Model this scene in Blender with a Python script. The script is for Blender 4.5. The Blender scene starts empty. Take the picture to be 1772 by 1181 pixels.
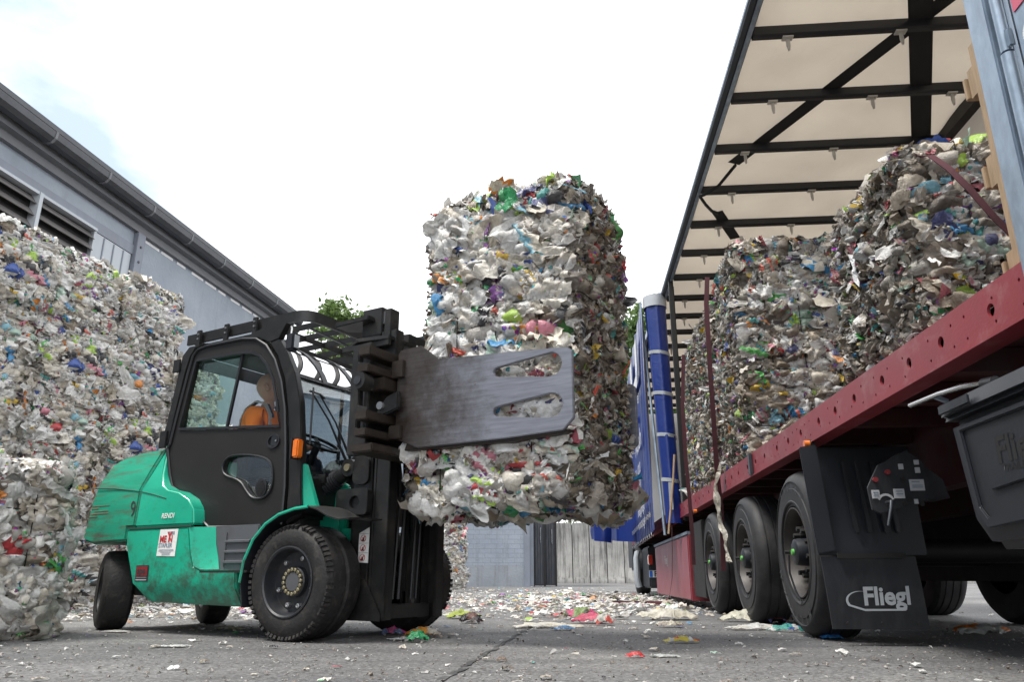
import bpy, bmesh, math, random
import numpy as np
from mathutils import Vector, Matrix, noise as mnoise
from mathutils.geometry import tessellate_polygon
R_ = math.radians
PI = math.pi
random.seed(7)
sc = bpy.context.scene
C = sc.collection
# ------------------------------------------------------------------ camera
cam_d = bpy.data.cameras.new('camera')
cam = bpy.data.objects.new('camera', cam_d); C.objects.link(cam)
cam_d.sensor_width = 36; cam_d.lens = 1300/1772*36
cam_d.clip_start = .05; cam_d.clip_end = 3000
cam.location = (0, 0, .39)
cam.rotation_euler = (R_(90)+math.atan(410.5/1300), 0, 0)
sc.camera = cam
# ------------------------------------------------------------------ sky, sun, exposure
SUN_EL, SUN_AZ = 64, -110          # azimuth from +Y, negative = left
w = bpy.data.worlds.new('World'); sc.world = w; w.use_nodes = True
nt = w.node_tree; nt.nodes.clear()
def N(t, typ, **kw):
    n = t.nodes.new(typ)
    for k, v in kw.items():
        if k in n.inputs: n.inputs[k].default_value = v
        else: setattr(n, k, v)
    return n
wo = N(nt, 'ShaderNodeOutputWorld'); bg = N(nt, 'ShaderNodeBackground')
bg.inputs['Strength'].default_value = .12
sky = N(nt, 'ShaderNodeTexSky'); sky.sky_type = 'NISHITA'; sky.sun_disc = False
sky.sun_elevation = R_(SUN_EL); sky.sun_rotation = R_(SUN_AZ); sky.dust_density = 2.5
tc = N(nt, 'ShaderNodeTexCoord'); mp = N(nt, 'ShaderNodeMapping'); mp.inputs['Scale'].default_value = (1, 1, 2.2)
mp.inputs['Location'].default_value = (.35, .1, .2)
nz = N(nt, 'ShaderNodeTexNoise', Scale=2.1, Detail=9.0, Roughness=.55)
rp = N(nt, 'ShaderNodeValToRGB'); rp.color_ramp.elements[0].position = .57; rp.color_ramp.elements[1].position = .84
rp.color_ramp.elements[0].color = (.0, .0, .0, 1)
mx = N(nt, 'ShaderNodeMixRGB'); mx.inputs[2].default_value = (8.6, 8.8, 9.1, 1)
nt.links.new(tc.outputs['Generated'], mp.inputs['Vector']); nt.links.new(mp.outputs[0], nz.inputs['Vector'])
sxw = N(nt, 'ShaderNodeSeparateXYZ'); nt.links.new(tc.outputs['Generated'], sxw.inputs[0])
mw = N(nt, 'ShaderNodeMapRange'); mw.inputs['From Min'].default_value = -.47; mw.inputs['From Max'].default_value = -.26; nt.links.new(sxw.outputs[0], mw.inputs[0])
aw = N(nt, 'ShaderNodeMath'); aw.operation = 'MULTIPLY_ADD'; aw.inputs[1].default_value = .60; nt.links.new(mw.outputs[0], aw.inputs[0]); nt.links.new(nz.outputs[0], aw.inputs[2])
nt.links.new(aw.outputs[0], rp.inputs[0]); nt.links.new(rp.outputs[0], mx.inputs[0])
mc = N(nt, 'ShaderNodeMixRGB'); mc.inputs[0].default_value = .95; mc.inputs[2].default_value = (3.5, 4.2, 4.9, 1); nt.links.new(sky.outputs[0], mc.inputs[1]); nt.links.new(mc.outputs[0], mx.inputs[1]); nt.links.new(mx.outputs[0], bg.inputs[0]); nt.links.new(bg.outputs[0], wo.inputs[0])
sl = bpy.data.lights.new('sun', 'SUN'); sl.energy = 2.4; sl.angle = R_(16); sl.color = (1, .96, .9)
so = bpy.data.objects.new('sun', sl); C.objects.link(so)
so.rotation_euler = (R_(90-SUN_EL), 0, R_(180-SUN_AZ)); so.location = (-8, 6, 20)
sc.view_settings.view_transform = 'Standard'; sc.view_settings.look = 'None'
sc.view_settings.exposure = .90; sc.view_settings.gamma = 1

# ------------------------------------------------------------------ object helpers
ORG = {}
def tag(o, label=None, cat=None, group=None, kind=None):
    if label: o['label'] = label
    if cat: o['category'] = cat
    if group: o['group'] = group
    if kind: o['kind'] = kind
    return o
def empty(name, loc, rz=0, org=(0, 0, 0)):
    o = bpy.data.objects.new(name, None); C.objects.link(o); o.empty_display_size = .2
    o.location = loc; o.rotation_euler = (0, 0, rz); ORG[o.name] = Vector(org); return o
def copy_tree(o, parent=None):
    c = o.copy(); C.objects.link(c)
    if parent: c.parent = parent
    for ch in list(o.children): copy_tree(ch, c)
    return c
class MB:
    def __init__(s): s.v = []; s.f = []
    def add(s, vs, fs):
        b = len(s.v); s.v += [tuple(p) for p in vs]; s.f += [tuple(i+b for i in f) for f in fs]; return s
    def box(s, x0, x1, y0, y1, z0, z1, m=None):
        vs = [(x, y, z) for z in (z0, z1) for y in (y0, y1) for x in (x0, x1)]
        if m: vs = [m @ Vector(p) for p in vs]
        return s.add(vs, [(0, 2, 3, 1), (4, 5, 7, 6), (0, 1, 5, 4), (2, 6, 7, 3), (0, 4, 6, 2), (1, 3, 7, 5)])
    def prism(s, poly, a, b, ax='y', holes=(), off=None):
        """poly in the plane across `ax`, from a to b; off = per-vertex scale of far side"""
        loops = [list(poly)]+[list(h) for h in holes]
        def P(u, v, t):
            return {'y': (u, t, v), 'x': (t, u, v), 'z': (u, v, t)}[ax]
        flat = [p for l in loops for p in l]; n = len(flat)
        vs = [P(u, v, a) for u, v in flat]+[P(u, v, b) for u, v in flat]
        tris = tessellate_polygon([[Vector((u, v, 0)) for u, v in l] for l in loops])
        fs = [tuple(t) for t in tris]+[tuple(i+n for i in reversed(t)) for t in tris]
        k = 0
        for l in loops:
            m = len(l)
            for i in range(m): fs.append((k+i, k+(i+1) % m, n+k+(i+1) % m, n+k+i))
            k += m
        return s.add(vs, fs)
    def tube(s, pts, r, n=8, cap=True):
        pts = [Vector(p) for p in pts]; rr = r if hasattr(r, '__len__') else [r]*len(pts)
        vs = []; up = None
        for i, p in enumerate(pts):
            d = (pts[min(i+1, len(pts)-1)]-pts[max(i-1, 0)])
            d = d.normalized() if d.length > 1e-9 else Vector((0, 0, 1))
            if up is None:
                up = d.orthogonal().normalized()
            else:
                up = (up-d*up.dot(d)); up = up.normalized() if up.length > 1e-6 else d.orthogonal().normalized()
            sd = d.cross(up)
            for k in range(n):
                a = 2*PI*k/n; vs.append(p+(up*math.cos(a)+sd*math.sin(a))*rr[i])
        fs = []
        for i in range(len(pts)-1):
            for k in range(n):
                fs.append((i*n+k, i*n+(k+1) % n, (i+1)*n+(k+1) % n, (i+1)*n+k))
        if cap: fs += [tuple(range(n-1, -1, -1)), tuple((len(pts)-1)*n+k for k in range(n))]
        return s.add(vs, fs)
    def bar(s, p, q, wd, ht, up=(0, 0, 1)):
        p, q = Vector(p), Vector(q); d = (q-p).normalized(); up = Vector(up)
        if abs(d.dot(up)) > .98: up = Vector((1, 0, 0))
        sd = d.cross(up).normalized(); u2 = sd.cross(d)
        vs = [c+sd*a*wd/2+u2*b*ht/2 for c in (p, q) for a, b in ((-1, -1), (1, -1), (1, 1), (-1, 1))]
        return s.add(vs, [(0, 3, 2, 1), (4, 5, 6, 7), (0, 1, 5, 4), (1, 2, 6, 5), (2, 3, 7, 6), (3, 0, 4, 7)])
    def lathe(s, prof, c, ax='y', n=32, close=False, caps=True):
        """prof = [(t along axis, radius)]"""
        vs = []; c = Vector(c)
        for t, r in prof:
            for k in range(n):
                a = 2*PI*k/n; u, v = r*math.cos(a), r*math.sin(a)
                vs.append(c+Vector({'y': (u, t, v), 'x': (t, u, v), 'z': (u, v, t)}[ax]))
        fs = []; m = len(prof)
        for i in range(m-1 if not close else m):
            for k in range(n):
                j = (i+1) % m; fs.append((i*n+k, i*n+(k+1) % n, j*n+(k+1) % n, j*n+k))
        if not close and caps: fs += [tuple(range(n)), tuple((m-1)*n+k for k in range(n))]
        return s.add(vs, fs)
    def strip(s, rows):
        """rows of equal-length point lists -> sheet"""
        n = len(rows[0]); vs = [p for r in rows for p in r]
        fs = [(i*n+k, i*n+k+1, (i+1)*n+k+1, (i+1)*n+k) for i in range(len(rows)-1) for k in range(n-1)]
        return s.add(vs, fs)
    def build(s, name, mt, parent=None, bevel=0, seg=2, smooth=35, thick=0, loc=None):
        o_ = ORG.get(parent.name, Vector()) if parent else Vector(loc or (0, 0, 0))
        me = bpy.data.meshes.new(name)
        me.from_pydata([(p[0]-o_.x, p[1]-o_.y, p[2]-o_.z) for p in s.v], [], s.f)
        bm = bmesh.new(); bm.from_mesh(me)
        bmesh.ops.recalc_face_normals(bm, faces=bm.faces)
        if thick:
            bmesh.ops.solidify(bm, geom=bm.faces[:], thickness=thick)
            bmesh.ops.recalc_face_normals(bm, faces=bm.faces)
        if bevel:
            ed = [e for e in bm.edges if len(e.link_faces) == 2 and e.calc_face_angle(0) > .5]
            bmesh.ops.bevel(bm, geom=ed, offset=bevel, segments=seg, affect='EDGES', clamp_overlap=True)
        bm.to_mesh(me); bm.free()
        if smooth:
            me.polygons.foreach_set('use_smooth', [True]*len(me.polygons)); me.set_sharp_from_angle(angle=R_(smooth))
        me.materials.append(mt)
        o = bpy.data.objects.new(name, me); C.objects.link(o)
        if parent: o.parent = parent
        else: o.location = o_
        ORG[o.name] = o_
        return o
def build_each(mb, name, *a, **k):
    """each connected piece of mb becomes a part of its own"""
    par = list(range(len(mb.v)))
    def fd(i):
        while par[i] != i: par[i] = par[par[i]]; i = par[i]
        return i
    for f in mb.f:
        for i in f[1:]: par[fd(i)] = fd(f[0])
    comp = {}
    for f in mb.f: comp.setdefault(fd(f[0]), []).append(f)
    out = []
    for fs in comp.values():
        ids = sorted({i for f in fs for i in f}); mp_ = {i: j for j, i in enumerate(ids)}
        m = MB(); m.add([mb.v[i] for i in ids], [tuple(mp_[i] for i in f) for f in fs]); out.append(m.build(name, *a, **k))
    return out
def text_obj(name, body, mt, parent, org, xdir, ydir, size, sx=1., depth=.0015, bold=0., shear=0., align='LEFT', space=1.):
    cu = bpy.data.curves.new(name, 'FONT'); cu.body = body; cu.size = 1; cu.extrude = 0; cu.offset = bold
    cu.shear = shear; cu.align_x = align; cu.space_character = space; cu.resolution_u = 3
    t = bpy.data.objects.new(name, cu); C.objects.link(t)
    bpy.context.view_layer.update()
    me = bpy.data.meshes.new_from_object(t.evaluated_get(bpy.context.evaluated_depsgraph_get()))
    bpy.data.objects.remove(t); bpy.data.curves.remove(cu)
    xd, yd = Vector(xdir).normalized(), Vector(ydir).normalized(); o_ = ORG[parent.name]; og = Vector(org)
    for v in me.vertices:
        v.co = og+xd*v.co.x*size*sx+yd*v.co.y*size-o_
    me.name = name; me.materials.clear(); me.materials.append(mt)
    o = bpy.data.objects.new(name, me); C.objects.link(o); o.parent = parent; ORG[o.name] = o_
    return o
def arc(cx, cy, r, a0, a1, n, ry=None):
    ry = ry or r
    return [(cx+r*math.cos(R_(a0+(a1-a0)*i/n)), cy+ry*math.sin(R_(a0+(a1-a0)*i/n))) for i in range(n+1)]
def rrect(x0, x1, y0, y1, r, n=4):
    return arc(x1-r, y0+r, r, -90, 0, n)+arc(x1-r, y1-r, r, 0, 90, n)+arc(x0+r, y1-r, r, 90, 180, n)+arc(x0+r, y0+r, r, 180, 270, n)
def chaikin(p, it=1, closed=True):
    for _ in range(it):
        q = []
        n = len(p)
        for i in range(n if closed else n-1):
            a, b = p[i], p[(i+1) % n]
            q += [(a[0]*.75+b[0]*.25, a[1]*.75+b[1]*.25), (a[0]*.25+b[0]*.75, a[1]*.25+b[1]*.75)]
        p = q
    return p

# ------------------------------------------------------------------ materials
def new_mat(name):
    m = bpy.data.materials.new(name); m.use_nodes = True; t = m.node_tree
    return m, t, t.nodes['Principled BSDF']
def mat(name, col, rough=.5, metal=0., var=.12, scale=4., dirt=None, dirt_amt=.5, dscale=6., bump=.0, bscale=60., spec=.5, coat=0., stretch=(1, 1, 1), dthr=.5, low=0):
    """paint, metal, plastic: base colour with mottling, irregular dirt patches, varied roughness and bump"""
    m, t, b = new_mat(name); L = t.links
    tc = N(t, 'ShaderNodeTexCoord'); mpn = N(t, 'ShaderNodeMapping'); mpn.inputs['Scale'].default_value = stretch
    L.new(tc.outputs['Object'], mpn.inputs[0])
    n1 = N(t, 'ShaderNodeTexNoise', Scale=scale, Detail=6.0, Roughness=.6); L.new(mpn.outputs[0], n1.inputs['Vector'])
    hs = N(t, 'ShaderNodeMapRange'); hs.inputs['To Min'].default_value = 1-var; hs.inputs['To Max'].default_value = 1+var
    hs.inputs['From Min'].default_value = .3; hs.inputs['From Max'].default_value = .7
    L.new(n1.outputs[0], hs.inputs[0])
    mul = N(t, 'ShaderNodeVectorMath'); mul.operation = 'SCALE'; mul.inputs[0].default_value = col[:3]
    L.new(hs.outputs[0], mul.inputs['Scale'])
    src = mul.outputs[0]
    if dirt:
        n2 = N(t, 'ShaderNodeTexNoise', Scale=dscale, Detail=10.0, Roughness=.7, Distortion=.4); L.new(mpn.outputs[0], n2.inputs['Vector'])
        r2 = N(t, 'ShaderNodeMapRange'); r2.inputs['From Min'].default_value = dthr-.04; r2.inputs['From Max'].default_value = dthr+.16
        r2.inputs['To Max'].default_value = dirt_amt; L.new(n2.outputs[0], r2.inputs[0])
        mxn = N(t, 'ShaderNodeMixRGB'); mxn.inputs[2].default_value = (*dirt, 1); L.new(r2.outputs[0], mxn.inputs[0]); L.new(src, mxn.inputs[1]); src = mxn.outputs[0]
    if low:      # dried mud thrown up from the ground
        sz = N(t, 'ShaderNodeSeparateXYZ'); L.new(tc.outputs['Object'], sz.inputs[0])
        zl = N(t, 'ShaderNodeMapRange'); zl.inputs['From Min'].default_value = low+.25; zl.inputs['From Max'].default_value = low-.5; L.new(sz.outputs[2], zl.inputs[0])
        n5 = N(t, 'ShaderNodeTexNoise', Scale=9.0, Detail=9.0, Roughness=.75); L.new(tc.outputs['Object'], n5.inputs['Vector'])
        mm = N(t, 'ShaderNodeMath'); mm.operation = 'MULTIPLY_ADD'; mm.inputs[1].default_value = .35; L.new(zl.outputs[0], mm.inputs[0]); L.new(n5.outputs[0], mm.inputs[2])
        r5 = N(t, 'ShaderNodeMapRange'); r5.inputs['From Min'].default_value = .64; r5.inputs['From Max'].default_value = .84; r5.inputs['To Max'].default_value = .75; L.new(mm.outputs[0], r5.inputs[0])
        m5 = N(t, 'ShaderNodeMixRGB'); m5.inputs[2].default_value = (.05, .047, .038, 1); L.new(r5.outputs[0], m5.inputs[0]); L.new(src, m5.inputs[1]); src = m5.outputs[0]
    L.new(src, b.inputs['Base Color'])
    rr = N(t, 'ShaderNodeMapRange'); rr.inputs['To Min'].default_value = max(.02, rough-.1); rr.inputs['To Max'].default_value = min(1, rough+.15)
    L.new(n1.outputs[0], rr.inputs[0]); L.new(rr.outputs[0], b.inputs['Roughness'])
    b.inputs['Metallic'].default_value = metal; b.inputs['Specular IOR Level'].default_value = spec; b.inputs['Coat Weight'].default_value = coat
    if bump:
        n3 = N(t, 'ShaderNodeTexNoise', Scale=bscale, Detail=4.0); L.new(mpn.outputs[0], n3.inputs['Vector'])
        bp = N(t, 'ShaderNodeBump', Strength=bump, Distance=.01); L.new(n3.outputs[0], bp.inputs['Height']); L.new(bp.outputs[0], b.inputs['Normal'])
    return m
def glass_mat(name, tint=(.75, .9, .85), gl=.12, milky=0., fk_=.35):
    m, t, b = new_mat(name); L = t.links; out = t.nodes['Material Output']
    tr = N(t, 'ShaderNodeBsdfTransparent'); tr.inputs[0].default_value = (*tint, 1)
    g = N(t, 'ShaderNodeBsdfGlossy'); g.inputs['Roughness'].default_value = .02
    fr = N(t, 'ShaderNodeLayerWeight', Blend=.35); ad = N(t, 'ShaderNodeMath'); ad.operation = 'MULTIPLY_ADD'
    ad.inputs[1].default_value = fk_; ad.inputs[2].default_value = gl
    L.new(fr.outputs['Fresnel'], ad.inputs[0]); mxs = N(t, 'ShaderNodeMixShader')
    L.new(ad.outputs[0], mxs.inputs[0]); L.new(tr.outputs[0], mxs.inputs[1]); L.new(g.outputs[0], mxs.inputs[2])
    if milky:
        df = N(t, 'ShaderNodeBsdfDiffuse'); df.inputs[0].default_value = (.6, .65, .65, 1); m2 = N(t, 'ShaderNodeMixShader'); m2.inputs[0].default_value = milky
        L.new(mxs.outputs[0], m2.inputs[1]); L.new(df.outputs[0], m2.inputs[2]); L.new(m2.outputs[0], out.inputs[0])
    else: L.new(mxs.outputs[0], out.inputs[0])
    return m
M = {}
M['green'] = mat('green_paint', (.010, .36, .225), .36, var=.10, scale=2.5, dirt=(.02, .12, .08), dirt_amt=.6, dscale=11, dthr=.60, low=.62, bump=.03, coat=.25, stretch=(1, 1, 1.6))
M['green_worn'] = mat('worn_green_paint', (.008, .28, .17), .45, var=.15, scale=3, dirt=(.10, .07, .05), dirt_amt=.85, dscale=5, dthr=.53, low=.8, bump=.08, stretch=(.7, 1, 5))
M['black'] = mat('black_paint', (.009, .009, .0095), .42, var=.25, scale=8, dirt=(.07, .06, .05), dirt_amt=.35, dscale=9, dthr=.58, bump=.06)
M['door_black'] = mat('door_black', (.009, .008, .0078), .5, var=.12, scale=3, dirt=(.06, .055, .05), dirt_amt=.15, dscale=30, dthr=.62, bump=.05)
M['gasket'] = mat('rubber_gasket', (.014, .015, .018), .42, var=.1)
M['seam'] = mat('panel_gap', (.008, .06, .04), .7, var=.1)
M['mast'] = mat('mast_steel', (.013, .013, .013), .4, var=.3, scale=6, dirt=(.06, .052, .043), dirt_amt=.5, dscale=5, dthr=.54, bump=.1)
M['rustbar'] = mat('rust_brown_steel', (.036, .027, .021), .42, metal=.3, var=.25, scale=10, dirt=(.02, .017, .015), dirt_amt=.7, dscale=8, dthr=.5, bump=.15)
M['tyre'] = mat('tyre_rubber', (.017, .016, .016), .62, var=.2, scale=10, dirt=(.085, .075, .065), dirt_amt=.5, dscale=12, dthr=.55, bump=.35, bscale=50, spec=.35)
M['tyre_road'] = mat('road_tyre_rubber', (.022, .022, .024), .55, var=.15, scale=8, dirt=(.07, .065, .06), dirt_amt=.4, dscale=5, dthr=.52, bump=.12, bscale=70, spec=.35)
M['rim'] = mat('black_rim', (.017, .019, .023), .4, var=.2, dirt=(.06, .05, .045), dirt_amt=.4, dscale=10, bump=.06)
M['bolt'] = mat('brass_bolt', (.35, .31, .2), .35, metal=.7, var=.2, scale=30)
M['steelbolt'] = mat('steel_bolt', (.42, .42, .42), .3, metal=.8, var=.2, scale=30)
M['step'] = mat('grey_plastic', (.085, .09, .10), .5, var=.08, bump=.05, dirt=(.05, .045, .04), dirt_amt=.4, dscale=8)
M['amber'] = mat('amber_lens', (.75, .17, .015), .18, var=.15, scale=20, coat=.6)
M['red_lens'] = mat('red_lens', (.5, .03, .015), .2, var=.1, coat=.5)
M['white'] = mat('white_print', (.72, .72, .70), .5, var=.05, dirt=(.35, .33, .3), dirt_amt=.5, dscale=12, dthr=.55)
M['redprint'] = mat('red_print', (.45, .03, .03), .5, var=.08)
M['darkprint'] = mat('dark_print', (.03, .03, .035), .5, var=.08)
M['greyprint'] = mat('grey_print', (.20, .24, .30), .5, var=.08)
M['decalred'] = mat('dark_red_print', (.20, .018, .02), .5, var=.1)
M['glass'] = glass_mat('cab_glass', (.80, .95, .89), .03, fk_=.3)
M['glass_clear'] = glass_mat('windscreen_glass', (.92, .96, .97), .03, fk_=.25)
M['glass_open'] = glass_mat('thin_clear_glass', (.97, .98, .98), .0, fk_=.06)
M['chrome'] = mat('bright_steel', (.55, .56, .57), .2, metal=1., var=.1, scale=20)
M['interior'] = mat('cab_interior', (.02, .02, .02), .7, var=.1)
M['cloth'] = mat('light_rag', (.55, .56, .38), .75, var=.2, bump=.2)
M['skin'] = mat('skin', (.68, .38, .28), .5, var=.08, scale=12, bump=.05)
M['skin'].node_tree.nodes['Principled BSDF'].inputs['Subsurface Weight'].default_value = .1
M['skin'].node_tree.nodes['Principled BSDF'].inputs['Subsurface Scale'].default_value = .02
M['hivis'] = mat('orange_hivis_cloth', (1.0, .22, .010), .8, var=.08, bump=.12, bscale=25)
M['reflect'] = mat('reflective_tape', (.45, .45, .46), .5, var=.1)
M['navy'] = mat('navy_cloth', (.018, .022, .05), .85, var=.2, bump=.2)
M['redsteel'] = mat('red_painted_steel', (.22, .024, .033), .42, var=.16, scale=3, dirt=(.36, .20, .20), dirt_amt=.45, dscale=7, dthr=.56, bump=.06, bscale=90, stretch=(1, .6, 1))
M['redsteel_dark'] = mat('dark_red_chassis', (.055, .010, .012), .55, var=.25, scale=3, dirt=(.05, .035, .03), dirt_amt=.7, dscale=5, dthr=.5)
M['redbox'] = mat('faded_red_panel', (.27, .055, .075), .35, var=.08, scale=1.5, dirt=(.42, .2, .22), dirt_amt=.4, dscale=4, dthr=.55)
M['plastic'] = mat('black_plastic', (.012, .014, .019), .45, var=.1, bump=.05, bscale=200)
M['flap'] = mat('mudflap_rubber', (.009, .010, .014), .5, var=.15, scale=4, dirt=(.06, .06, .062), dirt_amt=.3, dscale=6, stretch=(1, 1, .4), bump=.05)
M['chassis'] = mat('chassis_black', (.010, .009, .009), .6, var=.2)
M['galv'] = mat('galvanised_steel', (.27, .33, .40), .38, metal=.55, var=.22, scale=14, dirt=(.13, .16, .20), dirt_amt=.5, dscale=5, dthr=.5, bump=.05, stretch=(1, 1, .5))
M['darkmetal'] = mat('dark_aluminium', (.055, .06, .07), .35, metal=.6, var=.2, scale=5, dirt=(.15, .15, .15), dirt_amt=.3, dscale=6)
M['strap'] = mat('maroon_webbing', (.085, .022, .03), .7, var=.2, scale=20, bump=.2, bscale=150)
M['webbing'] = mat('black_webbing', (.012, .012, .013), .8, var=.15)
M['wire'] = mat('baling_wire', (.022, .019, .018), .5, metal=.4, var=.3)
M['wood'] = mat('pale_wood', (.36, .25, .15), .7, var=.2, scale=6, dirt=(.2, .13, .08), dirt_amt=.5, dscale=5, dthr=.55, bump=.2, bscale=30, stretch=(6, 6, 1))
M['clip'] = mat('white_plastic_clip', (.5, .48, .43), .5, var=.1)
M['silver'] = mat('silver_tape', (.42, .44, .46), .4, metal=.3, var=.12)
M['gutter'] = mat('gutter_zinc', (.075, .078, .085), .45, metal=.5, var=.2, scale=3)
M['soffit'] = mat('roof_trim', (.16, .165, .175), .6, var=.1, scale=2)
M['louver'] = mat('louver_metal', (.17, .16, .155), .45, metal=.4, var=.1, scale=3)
M['pilaster'] = mat('pilaster_steel', (.20, .22, .26), .5, var=.1, scale=1.2, dirt=(.12, .13, .15), dirt_amt=.4, dscale=2, stretch=(1, 1, .5))
M['panel'] = mat('light_panel', (.42, .45, .48), .4, var=.06, scale=1)
M['steel_door'] = mat('blue_grey_door', (.045, .052, .068), .45, var=.25, scale=2, dirt=(.12, .11, .11), dirt_amt=.4, dscale=4, stretch=(2, 2, .5))
M['render'] = None

def tarp_mat(name, col, transl=.5, rough=.55, bump=.15):
    m, t, b = new_mat(name); L = t.links; out = t.nodes['Material Output']
    tc = N(t, 'ShaderNodeTexCoord'); n1 = N(t, 'ShaderNodeTexNoise', Scale=1.5, Detail=6.0); L.new(tc.outputs['Object'], n1.inputs['Vector'])
    mr = N(t, 'ShaderNodeMapRange'); mr.inputs['To Min'].default_value = .86; mr.inputs['To Max'].default_value = 1.1; L.new(n1.outputs[0], mr.inputs[0])
    sc_ = N(t, 'ShaderNodeVectorMath'); sc_.operation = 'SCALE'; sc_.inputs[0].default_value = col; L.new(mr.outputs[0], sc_.inputs['Scale'])
    L.new(sc_.outputs[0], b.inputs['Base Color']); b.inputs['Roughness'].default_value = rough
    tl = N(t, 'ShaderNodeBsdfTranslucent'); L.new(sc_.outputs[0], tl.inputs[0])
    ms = N(t, 'ShaderNodeMixShader'); ms.inputs[0].default_value = transl
    L.new(b.outputs[0], ms.inputs[1]); L.new(tl.outputs[0], ms.inputs[2]); L.new(ms.outputs[0], out.inputs[0])
    n2 = N(t, 'ShaderNodeTexNoise', Scale=5.0, Detail=5.0, Distortion=1.5); L.new(tc.outputs['Object'], n2.inputs['Vector'])
    bp = N(t, 'ShaderNodeBump', Strength=bump, Distance=.03); L.new(n2.outputs[0], bp.inputs['Height']); L.new(bp.outputs[0], b.inputs['Normal']); L.new(bp.outputs[0], tl.inputs['Normal'])
    return m
M['roof'] = tarp_mat('beige_roof_tarp', (.68, .635, .575), .55)
M['blue'] = tarp_mat('blue_curtain', (.009, .026, .165), .03, .30, .25)
M['silvertarp'] = tarp_mat('silver_curtain_hem', (.55, .57, .60), .1, .4)

def trash_mat(name, dark=1., transl=.16):
    m, t, b = new_mat(name); L = t.links; out = t.nodes['Material Output']
    at = N(t, 'ShaderNodeAttribute'); at.attribute_name = 'col'
    tc = N(t, 'ShaderNodeTexCoord')
    n1 = N(t, 'ShaderNodeTexNoise', Scale=16.0, Detail=7.0, Roughness=.7, Distortion=.8); L.new(tc.outputs['Object'], n1.inputs['Vector'])
    mr = N(t, 'ShaderNodeMapRange'); mr.inputs['From Min'].default_value = .32; mr.inputs['From Max'].default_value = .62
    mr.inputs['To Min'].default_value = .72*dark; mr.inputs['To Max'].default_value = 1.06*dark; L.new(n1.outputs[0], mr.inputs[0])
    # printed patches on some films
    vo = N(t, 'ShaderNodeTexVoronoi', Scale=30.0); L.new(tc.outputs['Object'], vo.inputs['Vector'])
    hsv = N(t, 'ShaderNodeHueSaturation', Saturation=1.0, Value=.5); L.new(vo.outputs['Color'], hsv.inputs['Color'])
    n2 = N(t, 'ShaderNodeTexNoise', Scale=11.0, Detail=2.0); L.new(tc.outputs['Object'], n2.inputs['Vector'])
    g1 = N(t, 'ShaderNodeMath'); g1.operation = 'GREATER_THAN'; g1.inputs[1].default_value = .62; L.new(n2.outputs[0], g1.inputs[0])
    g2 = N(t, 'ShaderNodeMath'); g2.operation = 'GREATER_THAN'; g2.inputs[1].default_value = .72; L.new(at.outputs['Alpha'], g2.inputs[0])
    g3 = N(t, 'ShaderNodeMath'); g3.operation = 'MULTIPLY'; L.new(g1.outputs[0], g3.inputs[0]); L.new(g2.outputs[0], g3.inputs[1])
    mxn = N(t, 'ShaderNodeMixRGB'); L.new(g3.outputs[0], mxn.inputs[0]); L.new(at.outputs['Color'], mxn.inputs[1]); L.new(hsv.outputs[0], mxn.inputs[2])
    sc_ = N(t, 'ShaderNodeVectorMath'); sc_.operation = 'SCALE'; L.new(mxn.outputs[0], sc_.inputs[0]); L.new(mr.outputs[0], sc_.inputs['Scale'])
    # warm grime
    n4 = N(t, 'ShaderNodeTexNoise', Scale=5.0, Detail=5.0, Roughness=.65); L.new(tc.outputs['Object'], n4.inputs['Vector'])
    mg = N(t, 'ShaderNodeMapRange'); mg.inputs['From Min'].default_value = .5; mg.inputs['From Max'].default_value = .68; mg.inputs['To Max'].default_value = .32; L.new(n4.outputs[0], mg.inputs[0])
    mx2 = N(t, 'ShaderNodeMixRGB'); mx2.blend_type = 'MULTIPLY'; mx2.inputs[2].default_value = (.62, .52, .40, 1)
    L.new(mg.outputs[0], mx2.inputs[0]); L.new(sc_.outputs[0], mx2.inputs[1])
    L.new(mx2.outputs[0], b.inputs['Base Color']); b.inputs['Roughness'].default_value = .30; b.inputs['Specular IOR Level'].default_value = .6
    n3 = N(t, 'ShaderNodeTexNoise', Scale=13.0, Detail=5.0, Roughness=.55, Distortion=1.2); n3.noise_type = 'RIDGED_MULTIFRACTAL'; L.new(tc.outputs['Object'], n3.inputs['Vector'])
    mu = N(t, 'ShaderNodeTexNoise', Scale=110.0, Detail=3.0, Distortion=1.0); L.new(tc.outputs['Object'], mu.inputs['Vector'])
    ad = N(t, 'ShaderNodeMath'); ad.operation = 'MULTIPLY_ADD'; ad.inputs[1].default_value = .35; L.new(mu.outputs[0], ad.inputs[0]); L.new(n3.outputs[0], ad.inputs[2])
    bp = N(t, 'ShaderNodeBump', Strength=1.0, Distance=.015); L.new(ad.outputs[0], bp.inputs['Height']); L.new(bp.outputs[0], b.inputs['Normal'])
    tl = N(t, 'ShaderNodeBsdfTranslucent'); L.new(mx2.outputs[0], tl.inputs[0]); L.new(bp.outputs[0], tl.inputs['Normal'])
    ms = N(t, 'ShaderNodeMixShader'); ms.inputs[0].default_value = transl
    L.new(b.outputs[0], ms.inputs[1]); L.new(tl.outputs[0], ms.inputs[2]); L.new(ms.outputs[0], out.inputs[0])
    return m
M['trash'] = trash_mat('waste_film')

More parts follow.
